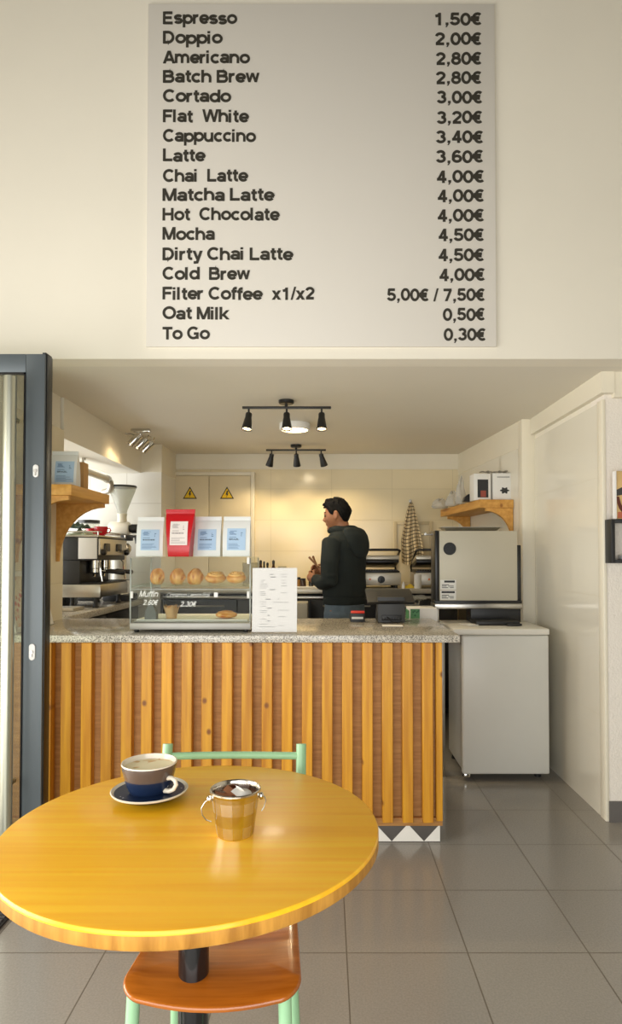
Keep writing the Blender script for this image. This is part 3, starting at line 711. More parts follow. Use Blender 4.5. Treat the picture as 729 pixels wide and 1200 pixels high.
for px, py in ((291, 657), (154.5, 697), (291, 697)):
    p = at(px, py, 2.995); b = MB(); b.box(p.x - .006, p.x + .006, 2.992, 3.0, p.z - .016, p.z + .016, .002); b.build('latch', M['white'], case)
chalk = mat('white_chalk_pen', (238, 238, 232), .8)
for s, xa, xb, yb, ch_ in (('Muffin', 163, 184.5, 699.5, .032), ('2.60€', 167.5, 184, 709, .028), ('Cinnamon Lemon Roll', 195, 245, 700, .026), ('2.30€', 211, 229, 711, .028)):
    p = at(xa, yb, 2.999); b = MB(); put_text(b, s, p.x, at(xb, yb, 2.999).x, p.z, ch_ * .9, 2.9992, weight=.075 if len(s) > 10 else .11, ext=.0006, shear=.28, jit=.03); b.build('chalk_writing', chalk, flap, weld=False)
p = at(253, 697, 2.999); b = MB(); b.box(p.x - .009, p.x + .009, 2.9985, 2.9995, p.z - .011, p.z + .011, 0)
b.build('sticker', M['white'], flap)

# pastries
def crust():
    k = NT('baked_crust'); v = k.coords((1, 1, 1)); wv = k.n('ShaderNodeTexNoise'); wv.inputs['Scale'].default_value = 45; wv.inputs['Detail'].default_value = 4
    k.l(v, wv.inputs['Vector']); c = k.ramp(wv.outputs['Fac'], [(.3, lin((168, 86, 20))), (.5, lin((214, 144, 56))), (.72, lin((242, 200, 128)))]); k.l(c, k.b.inputs['Base Color']); k.b.inputs['Roughness'].default_value = .38
    k.bump(wv.outputs['Fac'], .3, .004); return k.m
crust = crust()
def croissant_mb():
    b = MB(); n = 84; rings = []; cols = []
    for i in range(n + 1):
        t = -1 + 2 * i / n; seg = (t + 1) * 3.5; f = seg - math.floor(seg)
        if t > 0: f = 1 - f
        r = (.0345 * max(0, 1 - abs(t) ** 2.2) ** .75 + .005) * (.82 + .24 * f)
        a = t * .75; c = Vector((.062 * math.sin(a) / .75 * .9, .030 * (1 - math.cos(a)) * 2.0, .034 - .012 * abs(t)))
        d = Vector((math.cos(a), math.sin(a), 0)).normalized(); nrm = Vector((-d.y, d.x, 0)); up = Vector((0, 0, 1))
        rings.append([c + (nrm * math.cos(2 * PI * k / 18) * r + up * math.sin(2 * PI * k / 18) * r * 1.05) + d * (.006 * math.sin(2 * PI * k / 18)) for k in range(18)])
        cols.append(1 if f < .42 else 0)
    b.loft(rings); b.bm.faces.ensure_lookup_table()
    for k, fc in enumerate(b.bm.faces):
        if k < n * 18: fc.material_index = cols[k // 18]
    zmin = min(v.co.z for v in b.bm.verts)
    for v in b.bm.verts: v.co.z = max(v.co.z, zmin + .006) - zmin - .006
    return b
pale = mat('pale_buttery_crust', (232, 178, 96), .4, var=.12, vscale=60)
cr = croissant_mb().build('croissant', [crust, pale], local=True, smooth=60)
lab = ['golden croissant at the left end of the display case shelf', 'golden croissant second along the display case shelf', 'golden croissant in the middle of the display case shelf']
for i, (px, rz) in enumerate(((184.5, -.95), (207.5, -.75), (229, -.6))):
    o = cr if i == 0 else copy_tree(cr)
    p = at(px, 680, 3.13); o.location = (p.x, 3.13 + .012 * (i % 2), zsh + .0035); o.rotation_euler = (0, 0, rz); o.scale = (.84, .84, .98)
    tag(o, lab[i], 'croissant', 'croissants on the glass shelf')
def swirl_mb():
    b = MB(); b.ell((0, 0, .019), .050, .034, .019, 24, 12); b.mi = 1
    pts = []
    for i in range(60):
        a = i / 59 * 2.4 * 2 * PI; r = .1 + .85 * i / 59
        pts.append(Vector((.046 * r * math.cos(a), .030 * r * math.sin(a), .019 + .0185 * math.sqrt(max(0, 1 - (r * .93) ** 2)) + .001)))
    b.tube(pts, [.005 + .0015 * math.sin(i) for i in range(60)], 8)
    return b
b = MB(); sw = swirl_mb(); sw = sw.build('swirl_pastry', [crust, pale], local=True, smooth=60); sw.scale = (1, 1, 1.3)
for i, (px, rz, l) in enumerate(((252.5, .2, 'flat golden swirl pastry beside the three croissants'), (277.5, -.3, 'flat golden swirl pastry at the end of the shelf by the paper menu'))):
    o = sw if i == 0 else copy_tree(sw)
    p = at(px, 683, 3.1); o.location = (p.x, 3.10, zsh + .0035); o.rotation_euler = (math.radians(18), 0, rz); o.location.z += .008
    tag(o, l, 'pastry', 'swirl pastries on the glass shelf')
ZL = zb1 + .0135
p = at(265, 725, 3.08)
b = MB(); b.ell((0, 0, .017), .052, .042, .017, 28, 14)
b.tube([Vector(((.012 + .03 * i / 50) * math.cos(i / 50 * 12), (.01 + .024 * i / 50) * math.sin(i / 50 * 12), .017 + .0165 * math.sqrt(max(0, 1 - ((.012 + .03 * i / 50) / .052) ** 2)))) for i in range(51)], .004, 8)
rl_ = b.build('lemon_roll', crust, local=True, smooth=60); rl_.location = (p.x, 3.09, ZL); tag(rl_, 'round cinnamon roll on the bottom tray of the display case', 'pastry')
p = at(201, 725, 3.08); mf = thing('wrapped_muffin', 'muffin in a brown tulip paper on the bottom tray of the display case', 'muffin', (p.x, 3.08, ZL))
b = MB(); rings = []
for z, r, a in ((0, .024, 0), (.02, .027, 0), (.035, .030, .06), (.05, .034, .22)):
    rings.append([Vector((r * (1 + a * math.cos(5 * t)) * math.cos(t), r * (1 + a * math.cos(5 * t)) * math.sin(t), z + (.016 * max(0, math.cos(5 * t)) if z > .045 else 0))) for t in [2 * PI * j / 40 for j in range(40)]])
b.loft(rings, cap=False); b.add([(0, 0, .001)] + [(.024 * math.cos(2 * PI * j / 40), .024 * math.sin(2 * PI * j / 40), 0) for j in range(40)], [(0, 1 + (j + 1) % 40, 1 + j) for j in range(40)])
b.build('tulip_paper', mat('kraft_paper', (196, 158, 110), .8, var=.08, vscale=40), mf, local=True)
b = MB(); b.ell((0, 0, .042), .028, .028, .021, 24, 12); b.build('muffin_top', crust, mf, local=True)
p = at(177.5, 728, 3.05); b = MB()
b.loft([[Vector((s * x, t * .02, z)) for s, t in ((-1, -1), (1, -1), (1, 1), (-1, 1))] for x, z in ((.027, 0), (.026, .035))] + [[Vector((s * .011 - .002, t * .012, .066)) for s, t in ((-1, -1), (1, -1), (1, 1), (-1, 1))], [Vector((s * .003 - .004, t * .003, .082)) for s, t in ((-1, -1), (1, -1), (1, 1), (-1, 1))]])
o = b.build('paper_cone', mat('grey_folded_paper', (112, 112, 110), .7), local=True, smooth=20); o.location = (p.x, 3.05, ZL)
tag(o, 'grey pointed folded paper standing on the bottom tray beside the muffin', 'paper wrapper')

# ---------------------------------------------------------------- coffee bags
bagw = mat('white_matte_foil', (232, 233, 230), .5, var=.02, bump=.15, bscale=25)
bagr = mat('red_gloss_foil', (196, 22, 30), .28, var=.08, vscale=10, bump=.25, bscale=14)
lblb = mat('pale_blue_label', (178, 205, 232), .65, var=.03)
lblw = mat('off_white_label', (236, 226, 220), .65)
blueink = mat('blue_grey_print', (96, 124, 160), .7); darkink = mat('dark_label_print', (70, 84, 104), .7)
def bag(name, label, wb, wt_, h, dep, fm, lm, style, seed, group, loc, rz=0, lab_box=(-.3, .3, .17, .72), title=None):
    rnd = random.Random(seed)
    t = thing(name, label, 'coffee bag', loc, rz, group)
    b = MB(); rings = []
    def ring(w, d, z, off=0): 
        q = []
        for s in ((-1, -1), (-.5, -1.03), (0, -1.05), (.5, -1.03), (1, -1), (1, 0), (1, 1), (.5, 1.03), (0, 1.05), (-.5, 1.03), (-1, 1), (-1, 0)):
            x = s[0] * w / 2; y = s[1] * d / 2
            if abs(s[0]) == 1 and s[1] == 0: x *= .96
            q.append(Vector((x, y + off, z)))
        return q
    for f, dd in ((0, .92), (.02, 1), (.25, 1.0), (.5, .85), (.7, .6), (.85, .3), (.9, .12), (.905, .09), (.95, .08), (1, .06)):
        w_ = wb + (wt_ - wb) * f; rings.append(ring(w_, dep * dd, f * h))
    b.loft(rings); 
    b.build('pouch', fm, t, local=True, smooth=35)
    b = MB(); b.box(-wt_ / 2 * .99, wt_ / 2 * .99, -dep * .07, dep * .07, .93 * h, .94 * h); b.box(-wt_ / 2 * .99, wt_ / 2 * .99, -dep * .06, dep * .06, .965 * h, .972 * h); b.build('crimped_seal', fm, t, local=True)
    # label follows the front panel
    xa, xb, za, zb = lab_box[0] * wb, lab_box[1] * wb, lab_box[2] * h, lab_box[3] * h
    def yf(z):
        f = z / h; pts = ((0, .92), (.02, 1), (.25, 1.0), (.5, .85), (.7, .6), (.85, .3), (.9, .12), (1, .06))
        for (f0, d0), (f1, d1) in zip(pts, pts[1:]):
            if f0 <= f <= f1: return -dep / 2 * 1.055 * (d0 + (d1 - d0) * (f - f0) / (f1 - f0))
        return 0
    b = MB(); nz = 12; rings = []
    for i in range(nz + 1):
        z = za + (zb - za) * i / nz; y = yf(z)
        rings.append([Vector((xa, y - .0012, z)), Vector((xb, y - .0012, z)), Vector((xb, y + .003, z)), Vector((xa, y + .003, z))])
    b.loft(rings); lb = b.build('label', lm, t, local=True)
    ink = blueink if style != 'red' else mat('grey_label_print', (150, 140, 140), .7); b = MB(); b2 = MB()
    W = xb - xa; HH = zb - za
    def bar(bb, x0, x1, z, th):
        y = yf(z) - .0016
        bb.box(xa + W * x0, xa + W * x1, y - .0004, y + .0008, za + HH * z_ - th / 2, za + HH * z_ + th / 2)
    for k in range(5):          # illegible small print and a little sketch
        z_ = .08 + .055 * k; z = za + HH * z_; bar(b, .08, .55 + rnd.random() * .37, z, .0016)
    for k in range(7):
        z_ = .72 + .028 * k; z = za + HH * z_; a = .1 + .06 * rnd.random(); bar(b, a, a + .2 + .2 * rnd.random(), z, .0014)
    for k in range(3):
        z_ = .66 + .07 * k; z = za + HH * z_; bar(b, .74, .78 + .1 * rnd.random(), z, .003)
    z_ = .50; z = za + HH * z_
    if not title:
        x = .12
        while x < .75:
            wd = .03 + .05 * rnd.random(); bar(b2, x, x + wd, z, .006); x += wd + .025
    else: put_text(b2, title, xa + W * .12, xa + W * .66, za + HH * .46, .0085, yf(z) - .0016, ext=.0003)
    z_ = .60; z = za + HH * z_; bar(b, .12, .5, z, .0022)
    b.build('print_lettering', ink, lb, local=True, weld=False); b2.build('title_lettering', darkink if style != 'red' else ink, lb, local=True, weld=False)
    return t
ZT = ztop + .0005
G = 'coffee bags on the display case'
def bag_at(px, Y): return at(px, 650, Y).x
bag('coffee_bag', 'white coffee bag with pale blue label, standing beside the red bag nearest the coffee grinder', .128, .128, .195, .075, bagw, lblb, 'w', 1, G, (bag_at(177, 3.17), 3.17, ZT), .05, (-.33, .36, .16, .68))
bag('coffee_bag', 'bright red stand up coffee bag with off white label', .100, .142, .228, .075, bagr, lblw, 'red', 2, G, (bag_at(211.5, 3.10), 3.10, ZT), -.04, (-.42, .42, .24, .74))
bag('coffee_bag', 'white coffee bag with pale blue label, just beside the red bag towards the barista', .130, .132, .197, .075, bagw, lblb, 'w', 3, G, (bag_at(244, 3.17), 3.17, ZT), 0, (-.34, .34, .16, .68))
bag('coffee_bag', 'white coffee bag with pale blue label at the barista end of the display case', .132, .132, .197, .075, bagw, lblb, 'w', 4, G, (bag_at(278, 3.17), 3.17, ZT), 0, (-.34, .34, .16, .70), 'BRAZIL')

# ---------------------------------------------------------------- paper menu in an acrylic stand
px0, px1 = at(295.5, 700, 2.985).x, at(348, 700, 2.985).x
pm = thing('paper_menu_stand', 'white printed menu sheet in a clear stand on the stone worktop beside the display case', 'menu stand', ((px0 + px1) / 2, 3.0, GZ))
zz = at(0, 665.5, 2.985).z
tilt = Matrix.Translation((0, 2.975, GZ)) @ Matrix.Rotation(math.radians(-4), 4, 'X')
def T(mb): return mb
b = MB(); b.box(px0, px1, .004, .005, .006, zz - GZ, M=tilt); sh = b.build('sheet', M['paper'], pm)
b = MB(); b.box(px0 - .001, px1 + .001, .001, .0035, .002, zz - GZ + .002, M=tilt); b.box(px0 - .001, px1 + .001, .0055, .008, .002, zz - GZ + .002, M=tilt)
b.build('acrylic_sleeve', M['acrylic'], pm)
b = MB(); b.box(px0 - .001, px1 + .001, 2.97, 3.06, GZ, GZ + .0022); b.build('stand_foot', M['acrylic'], pm)
b = MB(); bh = MB(); rnd = random.Random(5)
def pbar(bb, x0, x1, y, th):
    p0, p1, q = px0 + (x0 - 37) / 432 * (px1 - px0), px0 + (x1 - 37) / 432 * (px1 - px0), GZ + (zz - GZ) * (1 - (y - 205) / 620)
    bb.box(p0, p1, .0036, .0042, q - GZ - th / 2, q - GZ + th / 2, M=tilt)
for (x0, x1, y) in ((205, 240, 266), (210, 262, 291), (205, 258, 411), (165, 218, 502), (285, 298, 500), (180, 226, 588), (185, 206, 655), (180, 212, 709)): pbar(bh, x0, x1, y, .0028)
for (x0, x1, y) in ((310, 375, 266), (310, 372, 289), (115, 160, 322), (115, 145, 338), (110, 180, 358), (105, 190, 378), (110, 170, 396), (320, 360, 322), (320, 365, 348), (315, 370, 376), (110, 160, 432), (112, 170, 450), (112, 168, 465), (310, 375, 442), (110, 175, 527), (235, 390, 532), (120, 165, 548), (115, 170, 570), (112, 180, 610), (285, 395, 606), (112, 180, 628), (290, 365, 668), (115, 175, 690), (112, 190, 738), (290, 350, 752), (110, 260, 764)): pbar(b, x0, x1, y, .0016)
b.build('print_lettering', M['greyink'], sh, weld=False); bh.build('heading_lettering', mat('dark_print', (84, 82, 80), .8), sh, weld=False)

# ---------------------------------------------------------------- till, card reader, receipt
p = at(457, 728, 3.5)
till = thing('till_terminal', 'dark grey till screen seen from behind on the stone worktop', 'till', (p.x, 3.52, GZ))
b = MB(); xa, xb = at(441.5, 0, 3.46).x, at(473, 0, 3.46).x; zt = at(0, 700, 3.46).z
b.prism([(3.46, GZ + .001), (3.60, GZ + .001), (3.63, GZ + .03), (3.50, zt), (3.475, zt)], 'X', xa, xb, .004); b.build('stand_body', M['grey_plastic'], till)
b = MB(); b.box(xa + .02, xb - .02, 3.456, 3.462, GZ + .012, GZ + .04, .002); 
b.build('port_panel', M['black_plastic'], till)
b = MB(); rnd = random.Random(2)
for i in range(7): x = xa + .03 + i * .013; b.box(x, x + .008, 3.452, 3.457, GZ + .014, GZ + .02 + .008 * rnd.random(), .001)
b.tube([(xa + .05, 3.455, GZ + .03), (xa + .055, 3.43, GZ + .025), (xa + .07, 3.425, GZ + .008), (xa + .10, 3.43, GZ + .004), (xb + .03, 3.5, GZ + .004)], .0025, 8)
b.build('cables', M['black'], till)
b = MB(); q0, q1 = at(428, 0, 3.5).x, at(484, 0, 3.5).x; za, zb = at(0, 705, 3.5).z, at(0, 690.5, 3.69).z
b.prism([(3.455, za), (3.47, za - .012), (3.70, zb - .015), (3.69, zb + .002), (3.62, zb - .006)], 'X', q0 + .006, q1 - .004, .004)
b.build('screen_back', M['black_plastic'], till)
p = at(419, 729, 3.5)
cr_ = thing('card_reader', 'small black and red card reader on the stone worktop beside the till', 'card reader', (p.x, 3.54, GZ))
b = MB(); b.prism([(3.49, GZ + .0005), (3.60, GZ + .0005), (3.60, GZ + .03), (3.51, GZ + .052), (3.49, GZ + .045)], 'X', p.x - .04, p.x + .04, .005); bd = b.build('body', M['black_plastic'], cr_)
b = MB(); b.prism([(3.492, GZ + .046), (3.51, GZ + .0525), (3.60, GZ + .031), (3.60, GZ + .036), (3.512, GZ + .059), (3.488, GZ + .05)], 'X', p.x - .036, p.x + .038, .002); b.build('red_cover', mat('red_plastic', (214, 44, 36), .4), cr_)
b = MB(); b.box(p.x - .032, p.x + .03, 3.484, 3.49, GZ + .016, GZ + .028, .001); b.build('slot_bezel', M['white'], cr_)
p = at(460.5, 732.5, 3.28); b = MB(); b.box(-.052, .052, -.04, .04, 0, .0016, .0004, 1); o = b.build('receipt', M['paper'], local=True); o.location = (p.x, 3.3, GZ + .0002); o.rotation_euler = (0, 0, -.05); tag(o, 'blank white slip of paper on the stone worktop in front of the till', 'paper slip')

# ---------------------------------------------------------------- shelves
def bracket(mb, wallpt, out, along, drop, reach, thick, zt):
    """concave quarter bracket: wallpt on the wall under the board, out = unit vector off the wall, along = unit vector along the wall"""
    pts = [(0, 0), (reach, 0), (reach, -.02)]
    for i in range(11):
        a = i / 10 * PI / 2; pts.append((.012 + (reach - .012) * (1 - math.sin(a)), -.02 - (drop - .02) * (1 - math.cos(a))))
    pts.append((0, -drop))
    vs = []; n = len(pts)
    for s in (-.5, .5):
        for r, z in pts: vs.append(wallpt + out * r + along * (s * thick) + Vector((0, 0, z)))
    fs = [tuple(range(n)), tuple(range(n, 2 * n))[::-1]] + [(i, (i + 1) % n, n + (i + 1) % n, n + i) for i in range(n)]
    return mb.add(vs, fs)
SL = 1.644
ls = thing('wall_shelf', 'honey pine shelf on curved brackets at the pale wall by the glass door', 'shelf', (-1.36, 3.33, 1.27))
b = MB(); b.box(-1.497, -1.212, 3.06, 3.60, SL - .052, SL, .003); b.build('board', M['shelfwood'], ls)
for y in (3.10, 3.585):
    b = MB(); bracket(b, Vector((-1.4975, y, SL - .0525)), Vector((1, 0, 0)), Vector((0, 1, 0)), .32, .262, .025, 0); b.build('bracket', M['shelfwood'], ls)
bag('coffee_bag', 'white coffee bag with pale blue label standing on the pine shelf by the glass door', .132, .132, .195, .075, bagw, lblb, 'w', 8, 'coffee bags on the left shelf', (at(76.5, 550, 3.30).x, 3.30, SL + .0005), .08, (-.3, .4, .16, .72), 'BRAZIL')
b = MB(); b.box(-.05, .05, -.04, .04, 0, .16, .002); o = b.build('cardboard_box', mat('brown_cardboard', (190, 148, 92), .8), local=True); o.location = (at(89, 560, 3.46).x, 3.47, SL + .0005); o.rotation_euler = (0, 0, .05)
tag(o, 'small brown cardboard box behind the coffee bag on the pine shelf', 'box')
b = MB(); b.box(-.03, .03, -.05, .05, 0, .15, .008); o = b.build('black_pouch', M['black_plastic'], local=True); o.location = (-1.437, 3.26, SL + .0005); tag(o, 'black pouch edge on beside the coffee bag on the pine shelf', 'pouch')
# framed poster leaning on the wall stub
fp = thing('framed_print', 'white framed floral print leaning on the wall at the end of the stone worktop', 'framed print', (-1.44, 3.18, GZ))
Mx = Matrix.Translation((-1.425, 3.18, GZ + .001)) @ Matrix.Rotation(math.radians(-13.5), 4, 'Y')
b = MB()
b.box(-.012, 0, -.205, -.18, 0, .29, .002, M=Mx); b.box(-.012, 0, .18, .205, 0, .29, .002, M=Mx); b.box(-.012, 0, -.18, .18, 0, .025, .002, M=Mx); b.box(-.012, 0, -.18, .18, .265, .29, .002, M=Mx)
b.build('frame', M['white'], fp)
k = NT('pink_floral_print'); v = k.coords(); nz = k.n('ShaderNodeTexVoronoi'); nz.inputs['Scale'].default_value = 34; k.l(v, nz.inputs['Vector']); n3 = k.n('ShaderNodeTexNoise'); n3.inputs['Scale'].default_value = 9; k.l(v, n3.inputs['Vector'])
c1 = k.ramp(nz.outputs['Distance'], [(.2, lin((206, 92, 80))), (.38, lin((214, 150, 110))), (.5, lin((228, 210, 180)))]); mx = k.n('ShaderNodeMix', data_type='RGBA'); r_ = k.ramp(n3.outputs['Fac'], [(.45, (0, 0, 0)), (.55, (1, 1, 1))]); k.l(r_, mx.inputs['Factor']); k.l(c1, mx.inputs['A']); mx.inputs['B'].default_value = (*lin((222, 208, 178)), 1); k.l(mx.outputs['Result'], k.b.inputs['Base Color'])
b = MB(); b.box(-.010, -.004, -.18, .18, .025, .265, M=Mx); b.build('print', k.m, fp)

# right shelf along the slanting kitchen wall
wa, wb_ = Vector((1.303, 4.30, 0)), Vector((1.18, 5.73, 0)); al = (wb_ - wa).normalized(); on = Vector((-al.y, al.x, 0)); on = on if on.x < 0 else -on
def wpt(Y, z=0): return wa + al * ((Y - wa.y) / al.y) + Vector((0, 0, z))
SR = 1.690
rs = thing('wall_shelf', 'honey pine shelf on curved brackets above the steel oven', 'shelf', (1.15, 4.9, 1.4))
b = MB(); c = [wpt(4.42) + on * .004, wpt(5.42) + on * .004, wpt(5.42) + on * .245, wpt(4.42) + on * .245]
b.prism([(q.x, q.y) for q in c], 'Z', SR - .058, SR, .003); b.build('board', M['shelfwood'], rs)
for Y, dr_ in ((4.44, .21), (5.39, .21)):
    b = MB(); bracket(b, wpt(Y, SR - .0585) + on * .004, on, al, dr_, .19, .026, 0); b.build('bracket', M['shelfwood'], rs)
def carton(name, label, x, y, w_, d_, h, z, rz, m, extra):
    t = thing(name, label, 'box', (x, y, z), rz, 'boxes on the shelf above the oven')
    b = MB(); b.box(-w_ / 2, w_ / 2, -d_ / 2, d_ / 2, 0, h, .002); b.build('carton', m, t, local=True); extra(t, w_, d_, h); return t
box_w = mat('white_printed_carton', (228, 226, 220), .5)
def ex1(t, w_, d_, h):
    b = MB(); b.box(-w_ * .30, w_ * .34, -d_ / 2 - .001, -d_ / 2, h * .10, h * .78); b.build('dark_print', M['black_plastic'], t, local=True)
    b = MB(); b.box(-w_ * .12, w_ * .2, -d_ / 2 - .0016, -d_ / 2 - .0008, h * .12, h * .36); b.build('red_print', mat('brick_red_print', (146, 70, 56), .6), t, local=True)
def ex2(t, w_, d_, h):
    b = MB(); pts = []
    for i in range(36):
        a = 2 * PI * i / 36; r = .022 * (1 + .28 * (1 if math.cos(6 * a) > .2 else -.3)); pts.append((r * 1.15 * math.cos(a) + .004, h * .36 + r * .85 * math.sin(a)))
    b.prism(pts, 'Y', -d_ / 2 - .001, -d_ / 2); b.build('dark_emblem', M['black_plastic'], t, local=True)
    b = MB(); b.box(-w_ * .3, w_ * .25, -d_ / 2 - .001, -d_ / 2, h * .84, h * .87); b.build('grey_print', M['greyink'], t, local=True)
p1, p2 = at(564, 580, 4.5), at(590.5, 580, 4.5)
carton('printed_carton', 'white carton with a dark printed window on the shelf above the oven', p1.x, 4.53, .118, .12, .185, SR + .0005, .04, box_w, ex1)
carton('printed_carton', 'white carton with a dark toothed emblem on the shelf above the oven', p2.x - .004, 4.54, .158, .12, .19, SR + .0005, .0, box_w, ex2)
b = MB(); rnd = random.Random(4)
for i in range(5):
    x = -.10 + .04 * i; b.tube([(x, -.03 + rnd.random() * .03, .006), (x + .03, rnd.random() * .02, .010 + .012 * rnd.random()), (x + .06, .01 * rnd.random(), .008 + .014 * rnd.random()), (x + .085, .02, .005)], [.005, .006, .006, .004], 8)
o = b.build('folded_bag', mat('grey_crumpled_plastic', (140, 134, 120), .4), local=True, remesh=(.003, 3, .5)); o.location = ((p1.x + p2.x) / 2 + .01, 4.53, SR + .193); tag(o, 'crumpled grey plastic bag lying on the two white cartons', 'plastic bag')
clearp = glass('crumpled_clear_plastic', (236, 232, 220), .8, rough=.12, haze=.38)
def crumpled(label, x, y, w_, d_, h, seed, peak=.7):
    rnd = random.Random(seed); b = MB(); rings = []; ph = [rnd.random() * 6.3 for _ in range(8)]
    for i in range(10):
        t = i / 9; r = (1 - t ** 1.6 * peak) * (.75 + .25 * min(1, t * 5)) * (1 if i < 9 else .5)
        rings.append([Vector(((w_ / 2) * r * math.cos(a) * (1 + .16 * math.sin(5 * a + ph[0] + 3 * t) + .1 * math.sin(9 * a + ph[1] - 7 * t)) + .012 * math.sin(ph[2] + 2 * t) * t, (d_ / 2) * r * math.sin(a) * (1 + .16 * math.sin(4 * a + ph[3] + 4 * t)), h * t * (1 + (.12 * math.sin(3 * a + ph[4]) if i > 5 else 0)))) for a in [2 * PI * k / 32 for k in range(32)]])
    b.loft(rings); o = b.build('clear_bag', clearp, local=True, smooth=25); o.location = (x, y, SR + .0005)
    return tag(o, label, 'plastic bag', 'clear bags on the shelf above the oven')
for px, Y, w_, d_, h, sd, pk, lb in ((540, 4.80, .085, .08, .19, 1, .85, 'tall pointed clear plastic bag beside the white cartons'), (530, 5.0, .11, .09, .11, 2, .6, 'middle clear plastic bag on the shelf above the oven'), (516, 5.24, .13, .10, .075, 5, .5, 'low clear plastic bag at the far end of the shelf above the oven')):
    p = at(px, 590, Y); crumpled(lb, p.x, Y, w_, d_, h, sd, pk)
p = at(547.5, 582, 4.6); b = MB(); b.loft([[Vector((x, y, z)) for x, y in ((-.03, -.03), (.03, -.03), (.03, .03), (-.03, .03))] for z in (0,)] + [[Vector((x + .008, y, .035)) for x, y in ((-.022, -.025), (.022, -.025), (.022, .025), (-.022, .025))], [Vector((x + .018, y, .055)) for x, y in ((-.008, -.02), (.012, -.02), (.012, .02), (-.008, .02))]])
o = b.build('black_scoop', M['black'], local=True); o.location = (p.x, 4.62, SR + .0005); tag(o, 'small black plastic scoop between the cups and the white cartons', 'scoop')

# ---------------------------------------------------------------- steel oven on the fridge
FT = .8825
OY0, OY1 = 4.06, 4.225
ox0, ox1 = at(515, 660, OY0).x, at(606.5, 660, OY0).x; oz0, oz1 = at(0, 704, OY0).z, at(0, 622, OY0).z
ov = thing('steel_oven', 'square steel countertop oven standing on the white fridge', 'oven', ((ox0 + ox1) / 2, 4.26, FT))
b = MB(); b.box(ox0, ox1, OY0, OY1, oz0, oz1, .005); b.build('shell', M['oven'], ov)
b = MB(); b.box(ox0 - .026, ox0 - .001, OY0 + .004, OY1, oz0 - .004, oz1 + .002, .004); od = b.build('door', M['black'], ov)
b = MB(); zh = oz1 - .02; b.tube([(ox0 - .03, OY0 + .05, zh), (ox0 - .085, OY0 + .05, zh - .002)], .007, 10); b.tube([(ox0 - .085, OY0 + .02, zh), (ox0 - .085, OY1 - .03, zh)], .008, 12); b.build('handle', M['steel'], od)
b = MB(); b.box(ox1 + .001, ox1 + .032, OY0 + .03, OY1 - .01, oz0 - .03, oz1 - .09, .004); b.build('rear_cover', M['black'], ov)
b = MB(); b.box(ox0 - .028, ox1 + .03, OY0 + .01, OY1, oz0 - .018, oz0 - .001, .002); b.build('gap_shade_strip', M['black'], ov)  # solid black strip painting in the shade between shell and base frame
b = MB(); b.box(ox0 - .03, ox1 + .03, OY0 + .002, OY1, oz0 - .052, oz0 - .018, .004); b.build('base_frame', M['steel'], ov)
b = MB(); xa = at(553, 715, OY0).x; b.box(xa, ox1 + .028, OY0 + .03, OY1, FT, oz0 - .052, .003); b.build('plinth', M['black_plastic'], ov)
for x in (ox0 - .004,):
    for y in (OY0 + .05, OY1 - .05):
        b = MB(); b.lathe([(.013, FT), (.015, FT + .004), (.010, FT + .02), (.010, oz0 - .05)], (x, y, 0), 16); b.build('foot', M['steel'], ov)
p = at(527, 643, OY0); b = MB(); b.lathe([(.001, 0), (.040, 0), (.040, .006), (.036, .010), (.001, .010)], (0, 0, 0), 40, M=Matrix.Translation((p.x, OY0 + .001, p.z)) @ Matrix.Rotation(PI / 2, 4, 'X')); vt = b.build('vent_cap', M['black_plastic'], ov)
b = MB()
for i in range(7):
    z = p.z - .024 + .008 * i; hw = math.sqrt(.034 ** 2 - (z - p.z) ** 2); b.box(p.x - hw, p.x + hw, OY0 - .012, OY0 - .009, z - .0015, z + .0015)
b.build('vent_bars', M['black'], vt)
for (pa, pb, nm) in ((679.5, 691, 0), (692, 703, 1)):
    q0, q1 = at(516, pb, OY0), at(534.5, pa, OY0); b = MB(); b.box(q0.x, q1.x, OY0 - .001, OY0, q0.z, q1.z); pl = b.build('rating_plate', M['white'], ov)
    b = MB(); w_, h_ = q1.x - q0.x, q1.z - q0.z
    b.box(q0.x + w_ * (.25 if nm == 0 else .08), q0.x + w_ * .92, OY0 - .0016, OY0 - .0008, q0.z + h_ * .72, q0.z + h_ * .93)
    for z_, a_, c_ in ((.5, .1, .55), (.36, .1, .4), (.36, .5, .85), (.2, .1, .5), (.2, .6, .85)): b.box(q0.x + w_ * a_, q0.x + w_ * c_, OY0 - .0016, OY0 - .0008, q0.z + h_ * z_ - .002, q0.z + h_ * z_ + .002)
    b.build('print', M['black_plastic'], pl, weld=False)
b = MB(); x0_, x1_ = at(516, 620, 4.2).x, at(581, 620, 4.2).x; b.loft([[Vector((xx, yy, zz_)) for xx, yy in ((x0_ + s, 4.08 + s), (x1_ - s, 4.08 + s), (x1_ - s, 4.21 - s), (x0_ + s, 4.21 - s))] for s, zz_ in ((.02, oz1 + .0008), (0, oz1 + .022), (-.012, oz1 + .022), (-.012, oz1 + .025), (.004, oz1 + .025), (.023, oz1 + .004))]); 
tag(b.build('baking_tray', M['steel']), 'shallow steel baking tray lying on top of the steel oven', 'tray')
b = MB(); xa, xb = at(560, 724, 3.86).x, at(612, 724, 3.86).x; b.box(xa, xb, 3.90, 4.08, FT, FT + .026, .006); b.box(xa + .18, xb + .0, 3.86, 3.90, FT + .002, FT + .014, .004); tag(b.build('kitchen_scale', M['black_plastic']), 'flat black kitchen scale lying on the white fridge in front of the oven', 'scale')
p = at(555, 724, 3.9); b = MB(); b.box(-.04, .04, -.05, .05, 0, .006, .002); o = b.build('note_pad', M['paper'], local=True); o.location = (p.x - .02, 3.93, FT + .0005); o.rotation_euler = (0, 0, .5); tag(o, 'small white pad lying on the fridge beside the black scale', 'note pad')

